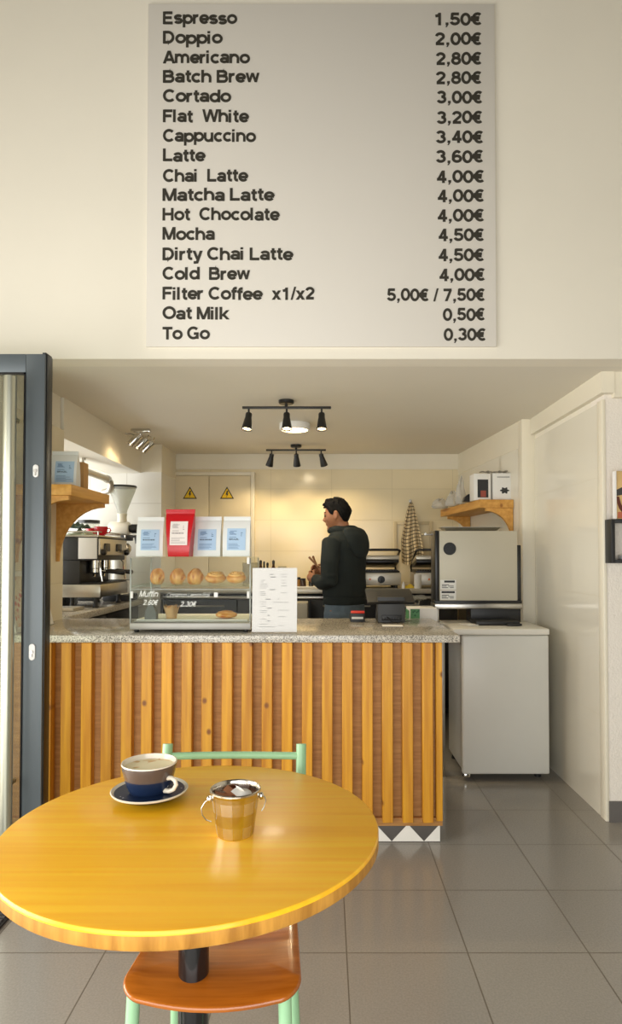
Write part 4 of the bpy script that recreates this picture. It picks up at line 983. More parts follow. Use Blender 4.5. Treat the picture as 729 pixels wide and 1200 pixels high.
# ---------------------------------------------------------------- black box shelf and picture on the right wall
bx0, bx1, by0 = 1.381, 1.98, 3.112; bz0, bz1 = at(0, 660, 3.10).z, at(0, 608, 3.10).z
bs = thing('box_shelf', 'black open box shelf on the rough plaster wall', 'shelf', (1.68, 3.14, bz0))
b = MB(); t_ = .017
b.box(bx0, bx0 + t_, by0, 3.189, bz0, bz1, .001); b.box(bx1 - t_, bx1, by0, 3.189, bz0, bz1, .001); b.box(bx0 + t_, bx1 - t_, by0, 3.189, bz0, bz0 + t_, .001); b.box(bx0 + t_, bx1 - t_, by0, 3.189, bz1 - t_, bz1, .001)
b.build('box_frame', M['black_plastic'], bs)
b = MB(); b.box(1.44, 1.66, 3.12, 3.18, bz0 + t_ + .0005, bz0 + t_ + .022, .002); tag(b.build('booklet', M['paper']), 'white booklet lying inside the black box shelf', 'booklet')
pc = thing('canvas_picture', 'tan and brown canvas picture standing on the black box shelf', 'picture', (1.55, 3.15, bz1))
qx, qz = at(718.5, 600, 3.16).x, at(0, 552, 3.13).z
b = MB(); b.box(qx, qx + .32, 3.13, 3.16, bz1 + .0005, qz, .002); b.build('canvas', mat('canvas_tan', (206, 172, 116), .8, var=.12, vscale=9), pc)
b = MB(); b.box(qx - .002, qx - .0002, 3.1285, 3.16, bz1 + .0005, qz); b.box(qx - .002, qx + .0035, 3.1275, 3.1285, bz1 + .0005, qz); b.build('canvas_edge', M['paper'], pc)
H_ = qz - bz1
def blob(pts, m, nm, y=3.1295):
    b = MB(); b.prism([(qx + .004 + u, bz1 + v * H_) for u, v in pts], 'Y', y - .001, y + .0004); b.build(nm, m, pc)
blob([(0, .48), (.02, .5), (.05, .51), (.12, .5), (.2, .5), (.2, .74), (.1, .73), (.05, .70), (.02, .65), (0, .61)], mat('paint_dark_grey', (66, 64, 62), .7), 'painted_band')
blob([(0, .47), (.012, .47), (.02, .33), (.035, .2), (.06, .10), (.06, .02), (.05, .02), (.03, .12), (.012, .22), (.003, .33)], mat('paint_brown', (96, 46, 32), .7), 'painted_outline', 3.1292)
blob([(.004, .02), (.032, .02), (.026, .15), (.006, .15)], mat('paint_red', (186, 104, 74), .7), 'painted_patch', 3.1293)
blob([(.05, .95), (.12, .97), (.2, .96), (.2, .93), (.1, .9), (.09, .86), (.08, .91), (.06, .89)], mat('paint_black', (52, 46, 38), .7), 'painted_strokes')

# ---------------------------------------------------------------- coffee station on the left
cs = thing('coffee_station_counter', 'dark fronted side counter with a steel and stone top under the espresso machine', 'counter', (-1.85, 4.4, 0))
b = MB(); b.box(-2.55, -1.52, 3.70, 5.20, 0.08, 0.915, .004); b.build('cabinet', M['black_plastic'], cs)
for y0_, y1_ in ((3.72, 4.43), (4.45, 5.18)):
    b = MB(); b.box(-1.52, -1.505, y0_, y1_, .1, .90, .003); d_ = b.build('door', M['black'], cs)
    b = MB(); b.tube([(-1.505, y0_ + .1, .80), (-1.485, y0_ + .1, .80), (-1.485, y1_ - .1, .80), (-1.505, y1_ - .1, .80)], .006, 8); b.build('handle', M['steel'], d_)
b = MB(); b.box(-2.57, -1.47, 3.70, 5.21, 0.916, 0.958, .004); b.build('worktop', M['granite'], cs)
b = MB(); b.box(-2.5, -1.53, 3.75, 5.18, 0, .08); b.build('plinth', M['black_plastic'], cs)
WZ = 0.9585
em = thing('espresso_machine', 'steel and black two group espresso machine on the dark fronted side counter', 'espresso machine', (-1.75, 4.6, WZ))
X0, X1, Y0, Y1 = -1.745, -1.567, 4.25, 4.84
for x in (X0 + .05, X1 + .03):
    for y in (Y0 + .06, Y1 - .06):
        b = MB(); b.lathe([(.02, WZ), (.022, WZ + .006), (.014, WZ + .02), (.014, WZ + .075)], (x, y, 0), 14); b.build('foot', M['black_plastic'], em)
b = MB(); b.box(X0, X1 + .08, Y0, Y1, WZ + .070, WZ + .155, .004); b.build('drip_tray', M['steel'], em)
b = MB(); b.box(X1 - .12, X1 + .075, Y0 + .02, Y1 - .02, WZ + .155, WZ + .162)
for k in range(16): b.box(X1 - .12, X1 + .075, Y0 + .03 + .041 * k, Y0 + .045 + .041 * k, WZ + .162, WZ + .166)
b.build('drip_grate', M['black'], em)
b = MB(); b.box(X0, X1 - .06, Y0 + .01, Y1 - .01, WZ + .155, WZ + .315, .004); b.build('back_housing', M['black_plastic'], em)
b = MB(); b.box(X0, X1 + .06, Y0 + .012, Y1 - .012, WZ + .315, WZ + .47, .006); b.build('boiler_housing', M['black_plastic'], em)
b = MB(); b.prism([(-1.635, WZ + .325), (-1.512, WZ + .325), (-1.512, WZ + .465), (-1.635, WZ + .465)], 'Y', Y0, Y0 + .012, .003); b.build('side_panel', M['white'], em)
b = MB(); b.box(X1 + .06, X1 + .072, Y0 + .014, Y1 - .014, WZ + .35, WZ + .46, .003); fpn = b.build('front_panel', M['satin'], em)
for y in (Y0 + .14, Y1 - .2):
    b = MB(); b.box(X1 + .072, X1 + .082, y - .05, y + .05, WZ + .375, WZ + .43, .004); b.build('button_pad', M['black'], fpn)
b = MB(); b.box(X0 - .01, X1 + .065, Y0 - .002, Y1 + .002, WZ + .47, WZ + .482, .003)
b.tube([(X0, Y0 + .01, WZ + .505), (X1 + .06, Y0 + .01, WZ + .505), (X1 + .06, Y1 - .01, WZ + .505), (X0, Y1 - .01, WZ + .505)], .005, 8)
for x, y in ((X0, Y0 + .01), (X1 + .06, Y0 + .01), (X1 + .06, Y1 - .01), (X0, Y1 - .01)): b.tube([(x, y, WZ + .48), (x, y, WZ + .505)], .005, 8)
b.build('cup_rack', M['steel'], em)
for y in (Y0 + .18, Y1 - .22):
    b = MB(); b.lathe([(.034, WZ + .255), (.040, WZ + .262), (.040, WZ + .318), (.03, WZ + .318)], (X1 - .02, y, 0), 24); g = b.build('group_head', M['chrome'], em)
    b = MB(); b.lathe([(.030, WZ + .225), (.037, WZ + .232), (.037, WZ + .257)], (X1 - .02, y, 0), 24)
    hdv = Vector((.96, .12, -.10)); p0_ = Vector((X1 + .015, y, WZ + .245)); b.tube([p0_, p0_ + hdv * .045], .008, 10); b.build('portafilter_basket', M['chrome'], g)
    b = MB(); b.tube([p0_ + hdv * .04, p0_ + hdv * .055, p0_ + hdv * .10, p0_ + hdv * .16, p0_ + hdv * .172], [.010, .015, .014, .017, .010], 12); b.build('portafilter_handle', M['black'], g)
    b = MB(); b.tube([(X1 - .02, y, WZ + .23), (X1 - .02, y - .015, WZ + .215), (X1 - .02, y - .02, WZ + .20)], .008, 8); b.build('spout', M['chrome'], g)
for y in (Y0 + .05, Y1 - .05):
    b = MB(); b.tube([(X1 + .03, y, WZ + .33), (X1 + .06, y, WZ + .30), (X1 + .065, y, WZ + .24), (X1 + .075, y, WZ + .175)], .0055, 8); b.build('steam_wand', M['chrome'], em)
for y in (Y0 + .05, Y1 - .05):
    b = MB(); b.lathe([(.001, 0), (.020, 0), (.022, .02), (.014, .03), (.001, .03)], (0, 0, 0), 18, M=Matrix.Translation((X1 + .072, y, WZ + .37)) @ Matrix.Rotation(PI / 2, 4, 'Y')); b.build('steam_knob', M['black'], em)
# cups and cloth on the rack
redg = mat('red_glaze', (200, 26, 40), .2, coat=.3)
def mug_mb():
    b = MB(); b.lathe([(.001, 0), (.026, 0), (.034, .012), (.041, .035), (.044, .058), (.0425, .060), (.040, .056), (.03, .012), (.001, .008)], (0, 0, 0), 32)
    return b
def mug(loc, rz, label, scale=1):
    t = thing('red_cup', label, 'cup', loc, rz, 'red cups on the espresso machine')
    mug_mb().build('bowl', redg, t, local=True); b = MB(); b.tube([(.038, 0, .048), (.056, 0, .050), (.062, 0, .036), (.052, 0, .02), (.034, 0, .017)], .0045, 8); b.build('handle', redg, t, local=True); return t
RZ = WZ + .4825
mug((at(118.5, 620, 4.36).x, 4.36, RZ), .3, 'red cup standing at the front corner of the espresso machine')
tcup = mug((at(108, 610, 4.58).x, 4.58, RZ), .1, 'red cup set back among the cloths on the espresso machine')
def cloth(name, label, cx_, cy_, z, w_, d_, h, m, seed):
    rnd = random.Random(seed); b = MB(); nx, ny = 16, 12; vs = []
    ph = [rnd.random() * 6 for _ in range(6)]
    top = []
    for j in range(ny + 1):
        for i in range(nx + 1):
            u, v_ = -1 + 2 * i / nx, -1 + 2 * j / ny; rr = max(0, 1 - max(abs(u), abs(v_)) ** 3)
            top.append((cx_ + u * w_ / 2 * (1 + .08 * math.sin(5 * v_ + ph[0])), cy_ + v_ * d_ / 2 * (1 + .08 * math.sin(4 * u + ph[1])), z + .004 + rr * h * (.6 + .25 * math.sin(6 * u + ph[2]) + .25 * math.sin(7 * v_ + 3 * u + ph[3]))))
    bot = [(x, y, z) for x, y, _ in top]; n = nx + 1; fs = []
    for j in range(ny):
        for i in range(nx):
            a = j * n + i; fs += [(a, a + 1, a + n + 1, a + n), tuple(len(top) + q for q in (a, a + n, a + n + 1, a + 1))]
    L_ = len(top)
    bd_ = [i for i in range(nx)] + [nx + n * j for j in range(ny)] + [ny * n + i for i in range(nx, 0, -1)] + [n * j for j in range(ny, 0, -1)]
    for q in range(len(bd_)): a, c_ = bd_[q], bd_[(q + 1) % len(bd_)]; fs.append((a, L_ + a, L_ + c_, c_))
    b.add(top + bot, fs); return b.build(name, m, smooth=70)
tag(cloth('cloth', '', -1.665, 4.40, RZ, .13, .24, .045, mat('pale_green_cloth', (176, 184, 160), .9), 3), 'crumpled pale green cloth lying on top of the espresso machine', 'cloth')
tag(cloth('cloth', '', -1.675, 4.36, RZ + .05, .11, .16, .04, mat('dark_green_cloth', (58, 74, 62), .9), 6), 'crumpled dark green cloth lying over the pale one on the espresso machine', 'cloth')
# grinder
gx, gy = -1.585, 5.02
gr = thing('coffee_grinder', 'tall white coffee grinder with a clear bean hopper at the end of the side counter', 'grinder', (gx, gy, WZ))
b = MB(); b.box(gx - .11, gx + .085, gy - .13, gy + .13, WZ, WZ + .05, .01); b.build('base', M['black_plastic'], gr)
b = MB(); b.lathe([(.075, WZ + .05), (.062, WZ + .08), (.058, WZ + .42), (.062, WZ + .47), (.05, WZ + .5)], (gx - .03, gy, 0), 32); b.build('column', mat('ivory_enamel', (226, 220, 204), .3, coat=.2), gr)
RX = Matrix.Translation((gx, gy, 1.515)) @ Matrix.Rotation(PI / 2, 4, 'Y')
b = MB(); b.lathe([(.001, -.10), (.048, -.10), (.056, -.09), (.056, .045), (.048, .055), (.001, .055)], (0, 0, 0), 36, M=RX); mb_ = b.build('grinding_body', mat('ivory_enamel_body', (232, 226, 210), .28, coat=.2), gr)
b = MB(); b.lathe([(.030, .055), (.030, .07), (.036, .071), (.036, .122), (.03, .126), (.001, .126)], (0, 0, 0), 28, M=RX); b.build('dial_knob', M['black'], mb_)
b = MB(); b.lathe([(.038, 1.565), (.036, 1.58), (.034, 1.61), (.038, 1.62), (.038, 1.632)], (gx - .005, gy, 0), 32); b.build('hopper_collar', mat('ivory_collar', (222, 214, 190), .35), gr)
b = MB(); b.lathe([(.034, 1.632), (.04, 1.66), (.095, 1.80), (.105, 1.835), (.103, 1.835), (.093, 1.80), (.038, 1.66), (.032, 1.636)], (gx - .005, gy, 0), 40, cap=False); hp = b.build('hopper', M['hopper'], gr)
b = MB(); b.lathe([(.001, 1.836), (.108, 1.836), (.110, 1.842), (.108, 1.85), (.001, 1.852)], (gx - .005, gy, 0), 40); b.build('hopper_lid', M['black'], hp)
b = MB(); b.box(gx + .0, gx + .09, gy - .05, gy - .02, 1.42, 1.465, .005); b.tube([(gx + .07, gy - .04, 1.45), (gx + .115, gy - .05, 1.455), (gx + .125, gy - .05, 1.40)], .012, 10); b.build('chute_lever', M['black'], gr)
b = MB(); b.lathe([(.05, 1.33), (.055, 1.35), (.055, 1.375), (.035, 1.40)], (gx + .03, gy - .06, 0), 24); b.build('chute', M['steel'], gr)
# second small grinder left behind the machine (hopper shows above the cups)
gx2, gy2 = -1.86, 5.05
g2 = thing('small_coffee_grinder', 'smaller black lidded grinder half hidden behind the espresso machine', 'grinder', (gx2, gy2, WZ))
b = MB(); b.box(gx2 - .08, gx2 + .08, gy2 - .1, gy2 + .1, WZ, WZ + .42, .02); b.build('body', M['black_plastic'], g2)
b = MB(); b.lathe([(.04, WZ + .42), (.05, WZ + .44), (.078, WZ + .56), (.078, WZ + .60)], (gx2, gy2, 0), 28, cap=False); b.build('hopper', M['hopper'], g2)
b = MB(); b.lathe([(.001, WZ + .60), (.083, WZ + .60), (.083, WZ + .625), (.001, WZ + .63)], (gx2, gy2, 0), 28); b.build('lid', M['black'], g2)
# things on the near end of the station
b = MB(); b.box(-1.95, -1.56, 3.98, 4.17, WZ, WZ + .022, .004); tag(b.build('tray', M['satin']), 'flat steel tray on the side counter in front of the espresso machine', 'tray')
b = MB(); b.box(-1.90, -1.60, 3.74, 3.92, WZ, WZ + .018, .004); tag(b.build('cutting_board', wood('walnut_board', (132, 84, 40), (176, 122, 66), (3, 40, 40), .5)), 'small brown wooden board at the near end of the side counter', 'board')
b = MB(); b.box(-1.96, -1.765, 4.28, 4.6, WZ, WZ + .36, .01); tag(b.build('water_tank', mat('smoky_plastic', (46, 54, 60), .25, var=.2, vscale=12)), 'smoky dark plastic container beside the espresso machine', 'container')
# wall pipe with elbow
pp = thing('wall_pipe', 'pale steel pipe with an elbow under the ceiling beam', 'pipe', (-1.8, 4.6, 1.85))
b = MB(); q = at(128, 563, 4.9); b.tube([(q.x - .18, 3.75, q.z + .075), (q.x, 4.86, q.z + .005), (q.x + .006, 4.91, q.z - .012), (q.x + .006, 4.92, q.z - .05), (q.x - .01, 4.93, q.z - .075), (q.x - .06, 4.95, q.z - .085)], .024, 14); b.build('tube', M['satin'], pp)
b = MB(); b.lathe([(.03, -.015), (.03, .015)], (0, 0, 0), 18, M=Matrix.Translation((q.x, 4.86, q.z + .005)) @ Matrix.Rotation(PI / 2, 4, 'X')); b.build('elbow_collar', M['steel'], pp)
b = MB(); b.box(q.x - .02, q.x - .012, 4.4, 4.42, q.z + .03, 1.976); b.box(q.x - .012, q.x + .0, 4.4, 4.42, 1.96, 1.976); b.build('hanger', M['steel'], pp)

# ---------------------------------------------------------------- electrical cupboard
ec0, ec1 = at(196, 560, 5.70).x, at(294, 560, 5.70).x; ez = at(0, 557, 5.7).z
ecb = thing('electrical_cupboard', 'flush cream double door cupboard with two warning triangles on the rear wall', 'cupboard', ((ec0 + ec1) / 2, 5.71, 0.02))
b = MB(); b.box(ec0 - .035, ec0, 5.695, 5.729, .02, ez + .03, .003); b.box(ec1, ec1 + .035, 5.695, 5.729, .02, ez + .03, .003); b.box(ec0, ec1, 5.695, 5.729, ez, ez + .03, .003); b.build('frame', M['trim'], ecb)
doorpaint = mat('cream_door_paint', (226, 212, 180), .35, var=.01)
em_ = (ec0 + ec1) / 2
for a_, c_, px in ((ec0 + .002, em_ - .002, 222.5), (em_ + .002, ec1 - .002, 266)):
    b = MB(); b.box(a_, c_, 5.703, 5.729, .03, ez - .002, .003); d_ = b.build('door', doorpaint, ecb)
    p = at(px, 584.5, 5.70); s_ = .062
    b = MB(); b.prism([(p.x - s_, p.z), (p.x + s_, p.z), (p.x, p.z + s_ * 1.75)], 'Y', 5.7005, 5.703, .0003); sg = b.build('warning_sign', mat('black_sign_border', (36, 34, 28), .6), d_)
    b = MB(); b.prism([(p.x - s_ * .78, p.z + s_ * .14), (p.x + s_ * .78, p.z + s_ * .14), (p.x, p.z + s_ * 1.49)], 'Y', 5.6995, 5.7008); b.build('yellow_field', mat('warning_yellow', (244, 200, 20), .6), sg)
    b = MB(); zc = p.z + s_ * .62
    b.prism([(p.x - .002, zc + .032), (p.x + .013, zc + .032), (p.x + .004, zc + .008), (p.x + .013, zc + .008), (p.x - .006, zc - .028), (p.x - .0005, zc - .003), (p.x - .011, zc - .003)], 'Y', 5.6985, 5.6998); b.build('lightning_bolt', M['black'], sg)

# ---------------------------------------------------------------- back counter and what stands on it
BZ = 1.045
bc = thing('rear_counter', 'long steel topped rear counter with a dark front behind the barista', 'counter', (.0, 5.4, 0))
b = MB(); b.box(-1.30, 1.05, 5.16, 5.69, .05, BZ - .05, .004); b.build('cabinet', M['black_plastic'], bc)
b = MB(); b.box(-1.31, 1.07, 5.10, 5.69, BZ - .04, BZ, .004); b.build('worktop', M['satin'], bc)
b = MB(); b.box(-1.305, 1.065, 5.13, 5.16, BZ - .085, BZ - .062, .003); b.build('drawer_rail', M['steel'], bc)
for k in range(4):
    xa = -1.28 + k * .58; b = MB(); b.box(xa, xa + .57, 5.14, 5.16, .09, BZ - .09, .003); d_ = b.build('door', M['black'] if k != 1 else M['grey_plastic'], bc)
    b = MB(); b.tube([(xa + .1, 5.14, BZ - .14), (xa + .1, 5.12, BZ - .14), (xa + .47, 5.12, BZ - .14), (xa + .47, 5.14, BZ - .14)], .006, 8); b.build('handle', M['steel'], d_)
q0, q1 = at(348, 724, 5.0), at(361, 705, 5.0); b = MB(); b.box(q0.x - .25, q1.x, 4.84, 5.08, 0, q1.z, .006); 
tag(b.build('waste_bin', mat('light_grey_plastic', (186, 180, 164), .5)), 'pale grey square bin standing on the floor before the rear counter', 'bin')
def bottle(px, label, Y=5.35, h=.19, m=None, r=.024):
    p = at(px, 664, Y); t = thing('sauce_bottle', label, 'bottle', (p.x, Y, BZ + .0005), 0, 'bottles on the rear counter')
    b = MB(); b.lathe([(.001, 0), (r, 0), (r, h * .55), (r * .8, h * .66), (r * .4, h * .78), (r * .35, h * .88)], (0, 0, 0), 18); b.build('body', m, t, local=True)
    b = MB(); b.lathe([(r * .45, h * .86), (r * .42, h * .97), (.001, h)], (0, 0, 0), 14); b.build('cap', M['black_plastic'], t, local=True)
brg = mat('brown_glass', (70, 44, 24), .15); dkg = mat('dark_green_glass', (44, 44, 30), .15)
bottle(305.5, 'first brown bottle from the display case on the rear counter', 5.35, .225, brg, .026)
bottle(309.5, 'slim dark bottle between two others on the rear counter', 5.42, .215, dkg, .018)
bottle(313.5, 'dark bottle with a broad cap on the rear counter', 5.36, .205, dkg, .022)
bottle(320.5, 'brown conical bottle standing a little apart on the rear counter', 5.33, .225, brg, .026)
b = MB(); b.lathe([(.001, 0), (.06, 0), (.07, .01), (.075, .20), (.072, .20), (.066, .012)], (0, 0, 0), 24); o = b.build('glass_jug', M['hopper'], local=True); p = at(296, 0, 5.56); o.location = (p.x, 5.56, BZ + .0005); tag(o, 'clear glass jug on the rear counter behind the display case', 'jug')
b = MB(); b.lathe([(.001, 0), (.085, 0), (.095, .05), (.035, .17), (.03, .17), (.085, .05)], (0, 0, 0), 24); o = b.build('glass_carafe', M['hopper'], local=True); p = at(332, 0, 5.55); o.location = (p.x, 5.55, BZ + .0005); tag(o, 'clear wide based glass carafe beside the brown bottles', 'carafe')
for i, (px, h, r, c_, lb) in enumerate(((350, .085, .022, (150, 110, 60), 'small amber jar on the rear counter just past the menu sheet'), (355.5, .075, .026, (60, 40, 24), 'small dark brown jar on the rear counter'), (365, .06, .02, (36, 32, 28), 'short black jar below the hands of the barista'))):
    p = at(px, 0, 5.25); t = thing('small_jar', lb, 'jar', (p.x, 5.25, BZ + .0005), 0, 'jars on the rear counter')
    b = MB(); b.lathe([(.001, 0), (r, 0), (r, h * .75), (r * .85, h * .8)], (0, 0, 0), 18); b.build('body', mat('jar_%d' % i, c_, .25), t, local=True); b = MB(); b.lathe([(r * .9, h * .78), (r * .9, h), (.001, h)], (0, 0, 0), 18); b.build('lid', M['black_plastic'], t, local=True)
q = at(352, 684, 5.16); b = MB(); b.box(q.x - .1, q.x + .13, 5.13, 5.3, BZ + .0005, BZ + .012, .003); tag(b.build('chopping_board', M['white']), 'white plastic chopping board on the rear counter beside the barista', 'board')
# contact grills
def grill(xc, yc, label, open_=True):
    t = thing('contact_grill', label, 'grill', (xc, yc, BZ), 0, 'contact grills on the rear counter')
    for x in (-.14, .14):
        for y in (-.12, .12):
            b = MB(); b.lathe([(.016, 0), (.016, .022)], (x, y, 0), 12); b.build('foot', M['black_plastic'], t, local=True)
    b = MB(); b.box(-.18, .18, -.17, .17, .022, .125, .008); bs_ = b.build('housing', M['steel'], t, local=True)
    b = MB(); b.box(-.178, .178, -.173, -.169, .03, .118, .001); b.build('control_panel', M['satin'], bs_, local=True)
    b = MB(); b.lathe([(.001, 0), (.030, 0), (.028, .018), (.001, .02)], (0, 0, 0), 24, M=Matrix.Translation((.02, -.173, .07)) @ Matrix.Rotation(PI / 2, 4, 'X')); b.box(.016, .024, -.198, -.19, .05, .09, .002); b.build('dial', M['black'], bs_, local=True)
    b = MB(); b.lathe([(.001, 0), (.008, 0), (.008, .004), (.001, .004)], (0, 0, 0), 12, M=Matrix.Translation((-.07, -.173, .072)) @ Matrix.Rotation(PI / 2, 4, 'X')); b.build('lamp', mat('orange_lamp', (226, 120, 60), .3), bs_, local=True)
    b = MB(); b.box(-.17, .17, -.155, .14, .125, .140, .003)
    for k in range(16): b.box(-.16 + .0205 * k, -.15 + .0205 * k, -.15, .135, .14, .146)
    b.build('lower_plate', M['black'], t, local=True)
    R_ = Matrix.Translation((0, .15, .16)) @ Matrix.Rotation(math.radians(-9), 4, 'X')
    b = MB(); b.box(-.17, .17, -.30, 0, .022, .06, .01, M=R_); ld = b.build('lid', M['satin'], t, local=True)
    b = MB(); b.box(-.165, .165, -.295, -.005, .0, .021, .002, M=R_); b.build('upper_plate', M['black'], ld, local=True)
    b = MB(); b.tube([R_ @ Vector(v) for v in ((-.165, -.08, .05), (-.17, -.33, .09), (-.15, -.345, .095), (.15, -.345, .095), (.17, -.33, .09), (.165, -.08, .05))], .010, 10); b.build('handle', M['black'], ld, local=True)
    for s in (-1, 1):
        b = MB(); b.tube([(s * .17, .12, .12), (s * .17, .17, .17), R_ @ Vector((s * .165, -.05, .045))], .008, 8); b.build('arm', M['black'], t, local=True)
p = at(441, 0, 5.30); grill(p.x, 5.33, 'steel contact grill with raised lid beside the barista')
p = at(507, 0, 5.30); grill(p.x, 5.33, 'steel contact grill half hidden behind the steel oven')
# small things at the right end
p = at(487, 0, 5.15); b = MB(); b.lathe([(.001, 0), (.026, 0), (.028, .004), (.030, .11), (.0285, .11), (.026, .006)], (0, 0, 0), 24); o = b.build('paper_cup', M['white'], local=True); o.location = (p.x, 5.135, BZ + .0005); tag(o, 'white paper cup on the rear counter under the hanging towel', 'cup')
p = at(470.3, 0, 5.2); t = thing('squeeze_bottle', 'tiny white squeeze bottle on the rear counter behind the till', 'bottle', (p.x, 5.16, BZ + .0005)); b = MB(); b.lathe([(.001, 0), (.013, 0), (.013, .03), (.008, .038)], (0, 0, 0), 16); b.build('body', M['white'], t, local=True); b = MB(); b.lathe([(.008, .036), (.006, .05), (.001, .052)], (0, 0, 0), 12); b.build('cap', M['white'], t, local=True)
p = at(479, 0, 5.15); o = cloth('cleaning_cloth', '', p.x, 5.2, BZ + .0005, .10, .09, .028, mat('yellow_cloth', (214, 184, 60), .9), 9); tag(o, 'crumpled yellow cleaning cloth on the rear counter below the towel', 'cloth')
# low prep table with carton between the counter and the fridge
pt = thing('prep_table', 'low steel prep table behind the stone worktop', 'table', (.6, 4.3, 0))
b = MB(); b.box(.46, .715, 3.80, 4.95, .84, .87, .004); b.build('top', M['steel'], pt)
for x in (.485, .69):
    for y in (3.85, 4.9):
        b = MB(); b.box(x - .015, x + .015, y - .015, y + .015, 0, .84, .002); b.build('leg', M['steel'], pt)
ga = thing('carton', 'flat white carton with a green printed side between the till and the fridge', 'carton', (.585, 4.0, .8705))
b = MB(); b.box(.50, .665, 3.86, 4.03, .8705, .99, .004); b.build('box', M['paper'], ga)
k = NT('green_print'); v = k.coords(); vo = k.n('ShaderNodeTexVoronoi'); vo.inputs['Scale'].default_value = 60; k.l(v, vo.inputs['Vector']); c_ = k.ramp(vo.outputs['Distance'], [(.2, lin((30, 90, 60))), (.5, lin((90, 150, 100)))]); k.l(c_, k.b.inputs['Base Color'])
b = MB(); b.box(.497, .4995, 3.87, 4.02, .875, .975); b.box(.505, .56, 3.857, 3.8595, .875, .985); b.build('green_side', k.m, ga)
b = MB(); rnd = random.Random(11)
pts = [(.52 + .17 * rnd.random(), 4.42 + .3 * rnd.random(), .885 + .13 * rnd.random()) for _ in range(14)]
b.tube([Vector(pts[0])] + [Vector(q) for q in pts[1:]], .007, 8)
for q in pts: b.ell(q, .035 + .02 * rnd.random(), .03, .022, 10, 8)
zm = min(v.co.z for v in b.bm.verts)
for v in b.bm.verts: v.co.z += .8712 - zm
tag(b.build('clear_wrap', M["hopper"], remesh=(.008, 3, .5)), 'crumpled heap of clear plastic wrap beside the oven door', 'plastic wrap')

# ---------------------------------------------------------------- striped tea towel
tw = thing('tea_towel', 'cream tea towel with dark checks hanging from a hook on the rear wall', 'towel', (at(482, 0, 5.66).x, 5.66, 1.2))
top, bot = at(482, 589, 5.66), at(484, 664, 5.66)
k = NT('checked_cotton'); tc = k.n('ShaderNodeUVMap'); tc.uv_map = 'cloth'; sp = k.n('ShaderNodeSeparateXYZ'); k.l(tc.outputs[0], sp.inputs[0])
def line(src, f, w_):
    m = k.n('ShaderNodeMath', operation='MULTIPLY'); m.inputs[1].default_value = f; k.l(src, m.inputs[0]); fr_ = k.n('ShaderNodeMath', operation='FRACT'); k.l(m.outputs[0], fr_.inputs[0]); g = k.n('ShaderNodeMath', operation='LESS_THAN'); g.inputs[1].default_value = w_; k.l(fr_.outputs[0], g.inputs[0]); return g.outputs[0]
mxm = k.n('ShaderNodeMath', operation='MAXIMUM'); l1, l2 = line(sp.outputs[0], 9, .12), line(sp.outputs[1], 17, .24); k.l(l1, mxm.inputs[0]); k.l(l2, mxm.inputs[1])
mx = k.n('ShaderNodeMix', data_type='RGBA'); k.l(mxm.outputs[0], mx.inputs['Factor']); mx.inputs['A'].default_value = (*lin((226, 208, 170)), 1); mx.inputs['B'].default_value = (*lin((84, 72, 60)), 1); k.l(mx.outputs['Result'], k.b.inputs['Base Color']); k.b.inputs['Roughness'].default_value = .95
def towel_mb():
    b = MB(); nu, nv = 40, 30; vs = []; H_ = top.z - bot.z
    for s in (0, 1):
        for j in range(nv + 1):
            v_ = j / nv
            wl = .012 + .085 * min(1, v_ * 1.6) ** .8; xr_ = .012 + .085 * min(1, v_ * 1.25) ** .8
            for i in range(nu + 1):
                u = i / nu; f = u * 2 * PI * 3
                x = -wl + (wl + xr_) * u + .012 * v_; y = -.030 - .022 * math.sin(f + v_ * 2) * (.35 + .65 * v_) + (.004 if s else 0)
                zl = H_ * v_ * (.93 + .07 * math.sin(u * 4.4 + .8) + .10 * (u - .5))
                vs.append((top.x + x, 5.70 + y, top.z - zl))
    n = nu + 1; L_ = n * (nv + 1); fs = []
    for j in range(nv):
        for i in range(nu):
            a = j * n + i; fs += [(a, a + 1, a + n + 1, a + n), (L_ + a, L_ + a + n, L_ + a + n + 1, L_ + a + 1)]
    for i in range(nu): fs += [(i, L_ + i, L_ + i + 1, i + 1), (nv * n + i, nv * n + i + 1, L_ + nv * n + i + 1, L_ + nv * n + i)]
    for j in range(nv): fs += [(j * n, j * n + n, L_ + j * n + n, L_ + j * n), (j * n + nu, L_ + j * n + nu, L_ + j * n + n + nu, j * n + n + nu)]
    b.add(vs, fs); return b, nu, nv
b, nu, nv = towel_mb(); o = b.build('cloth', k.m, tw, smooth=80, weld=False)
uvl = o.data.uv_layers.new(name='cloth'); n = nu + 1
for lp in o.data.loops:
    i = lp.vertex_index % (n * (nv + 1)); uvl.data[lp.index].uv = ((i % n) / nu, (i // n) / nv)
b = MB(); b.tube([(top.x, 5.728, top.z + .02), (top.x, 5.69, top.z + .015), (top.x, 5.672, top.z + .0), (top.x, 5.668, top.z + .02)], .005, 8); b.lathe([(.001, 0), (.014, 0), (.014, .004), (.001, .004)], (0, 0, 0), 16, M=Matrix.Translation((top.x, 5.729, top.z + .02)) @ Matrix.Rotation(PI / 2, 4, 'X'))
tag(b.build('wall_hook', M['steel']), 'small steel hook on the rear wall holding the towel', 'hook')

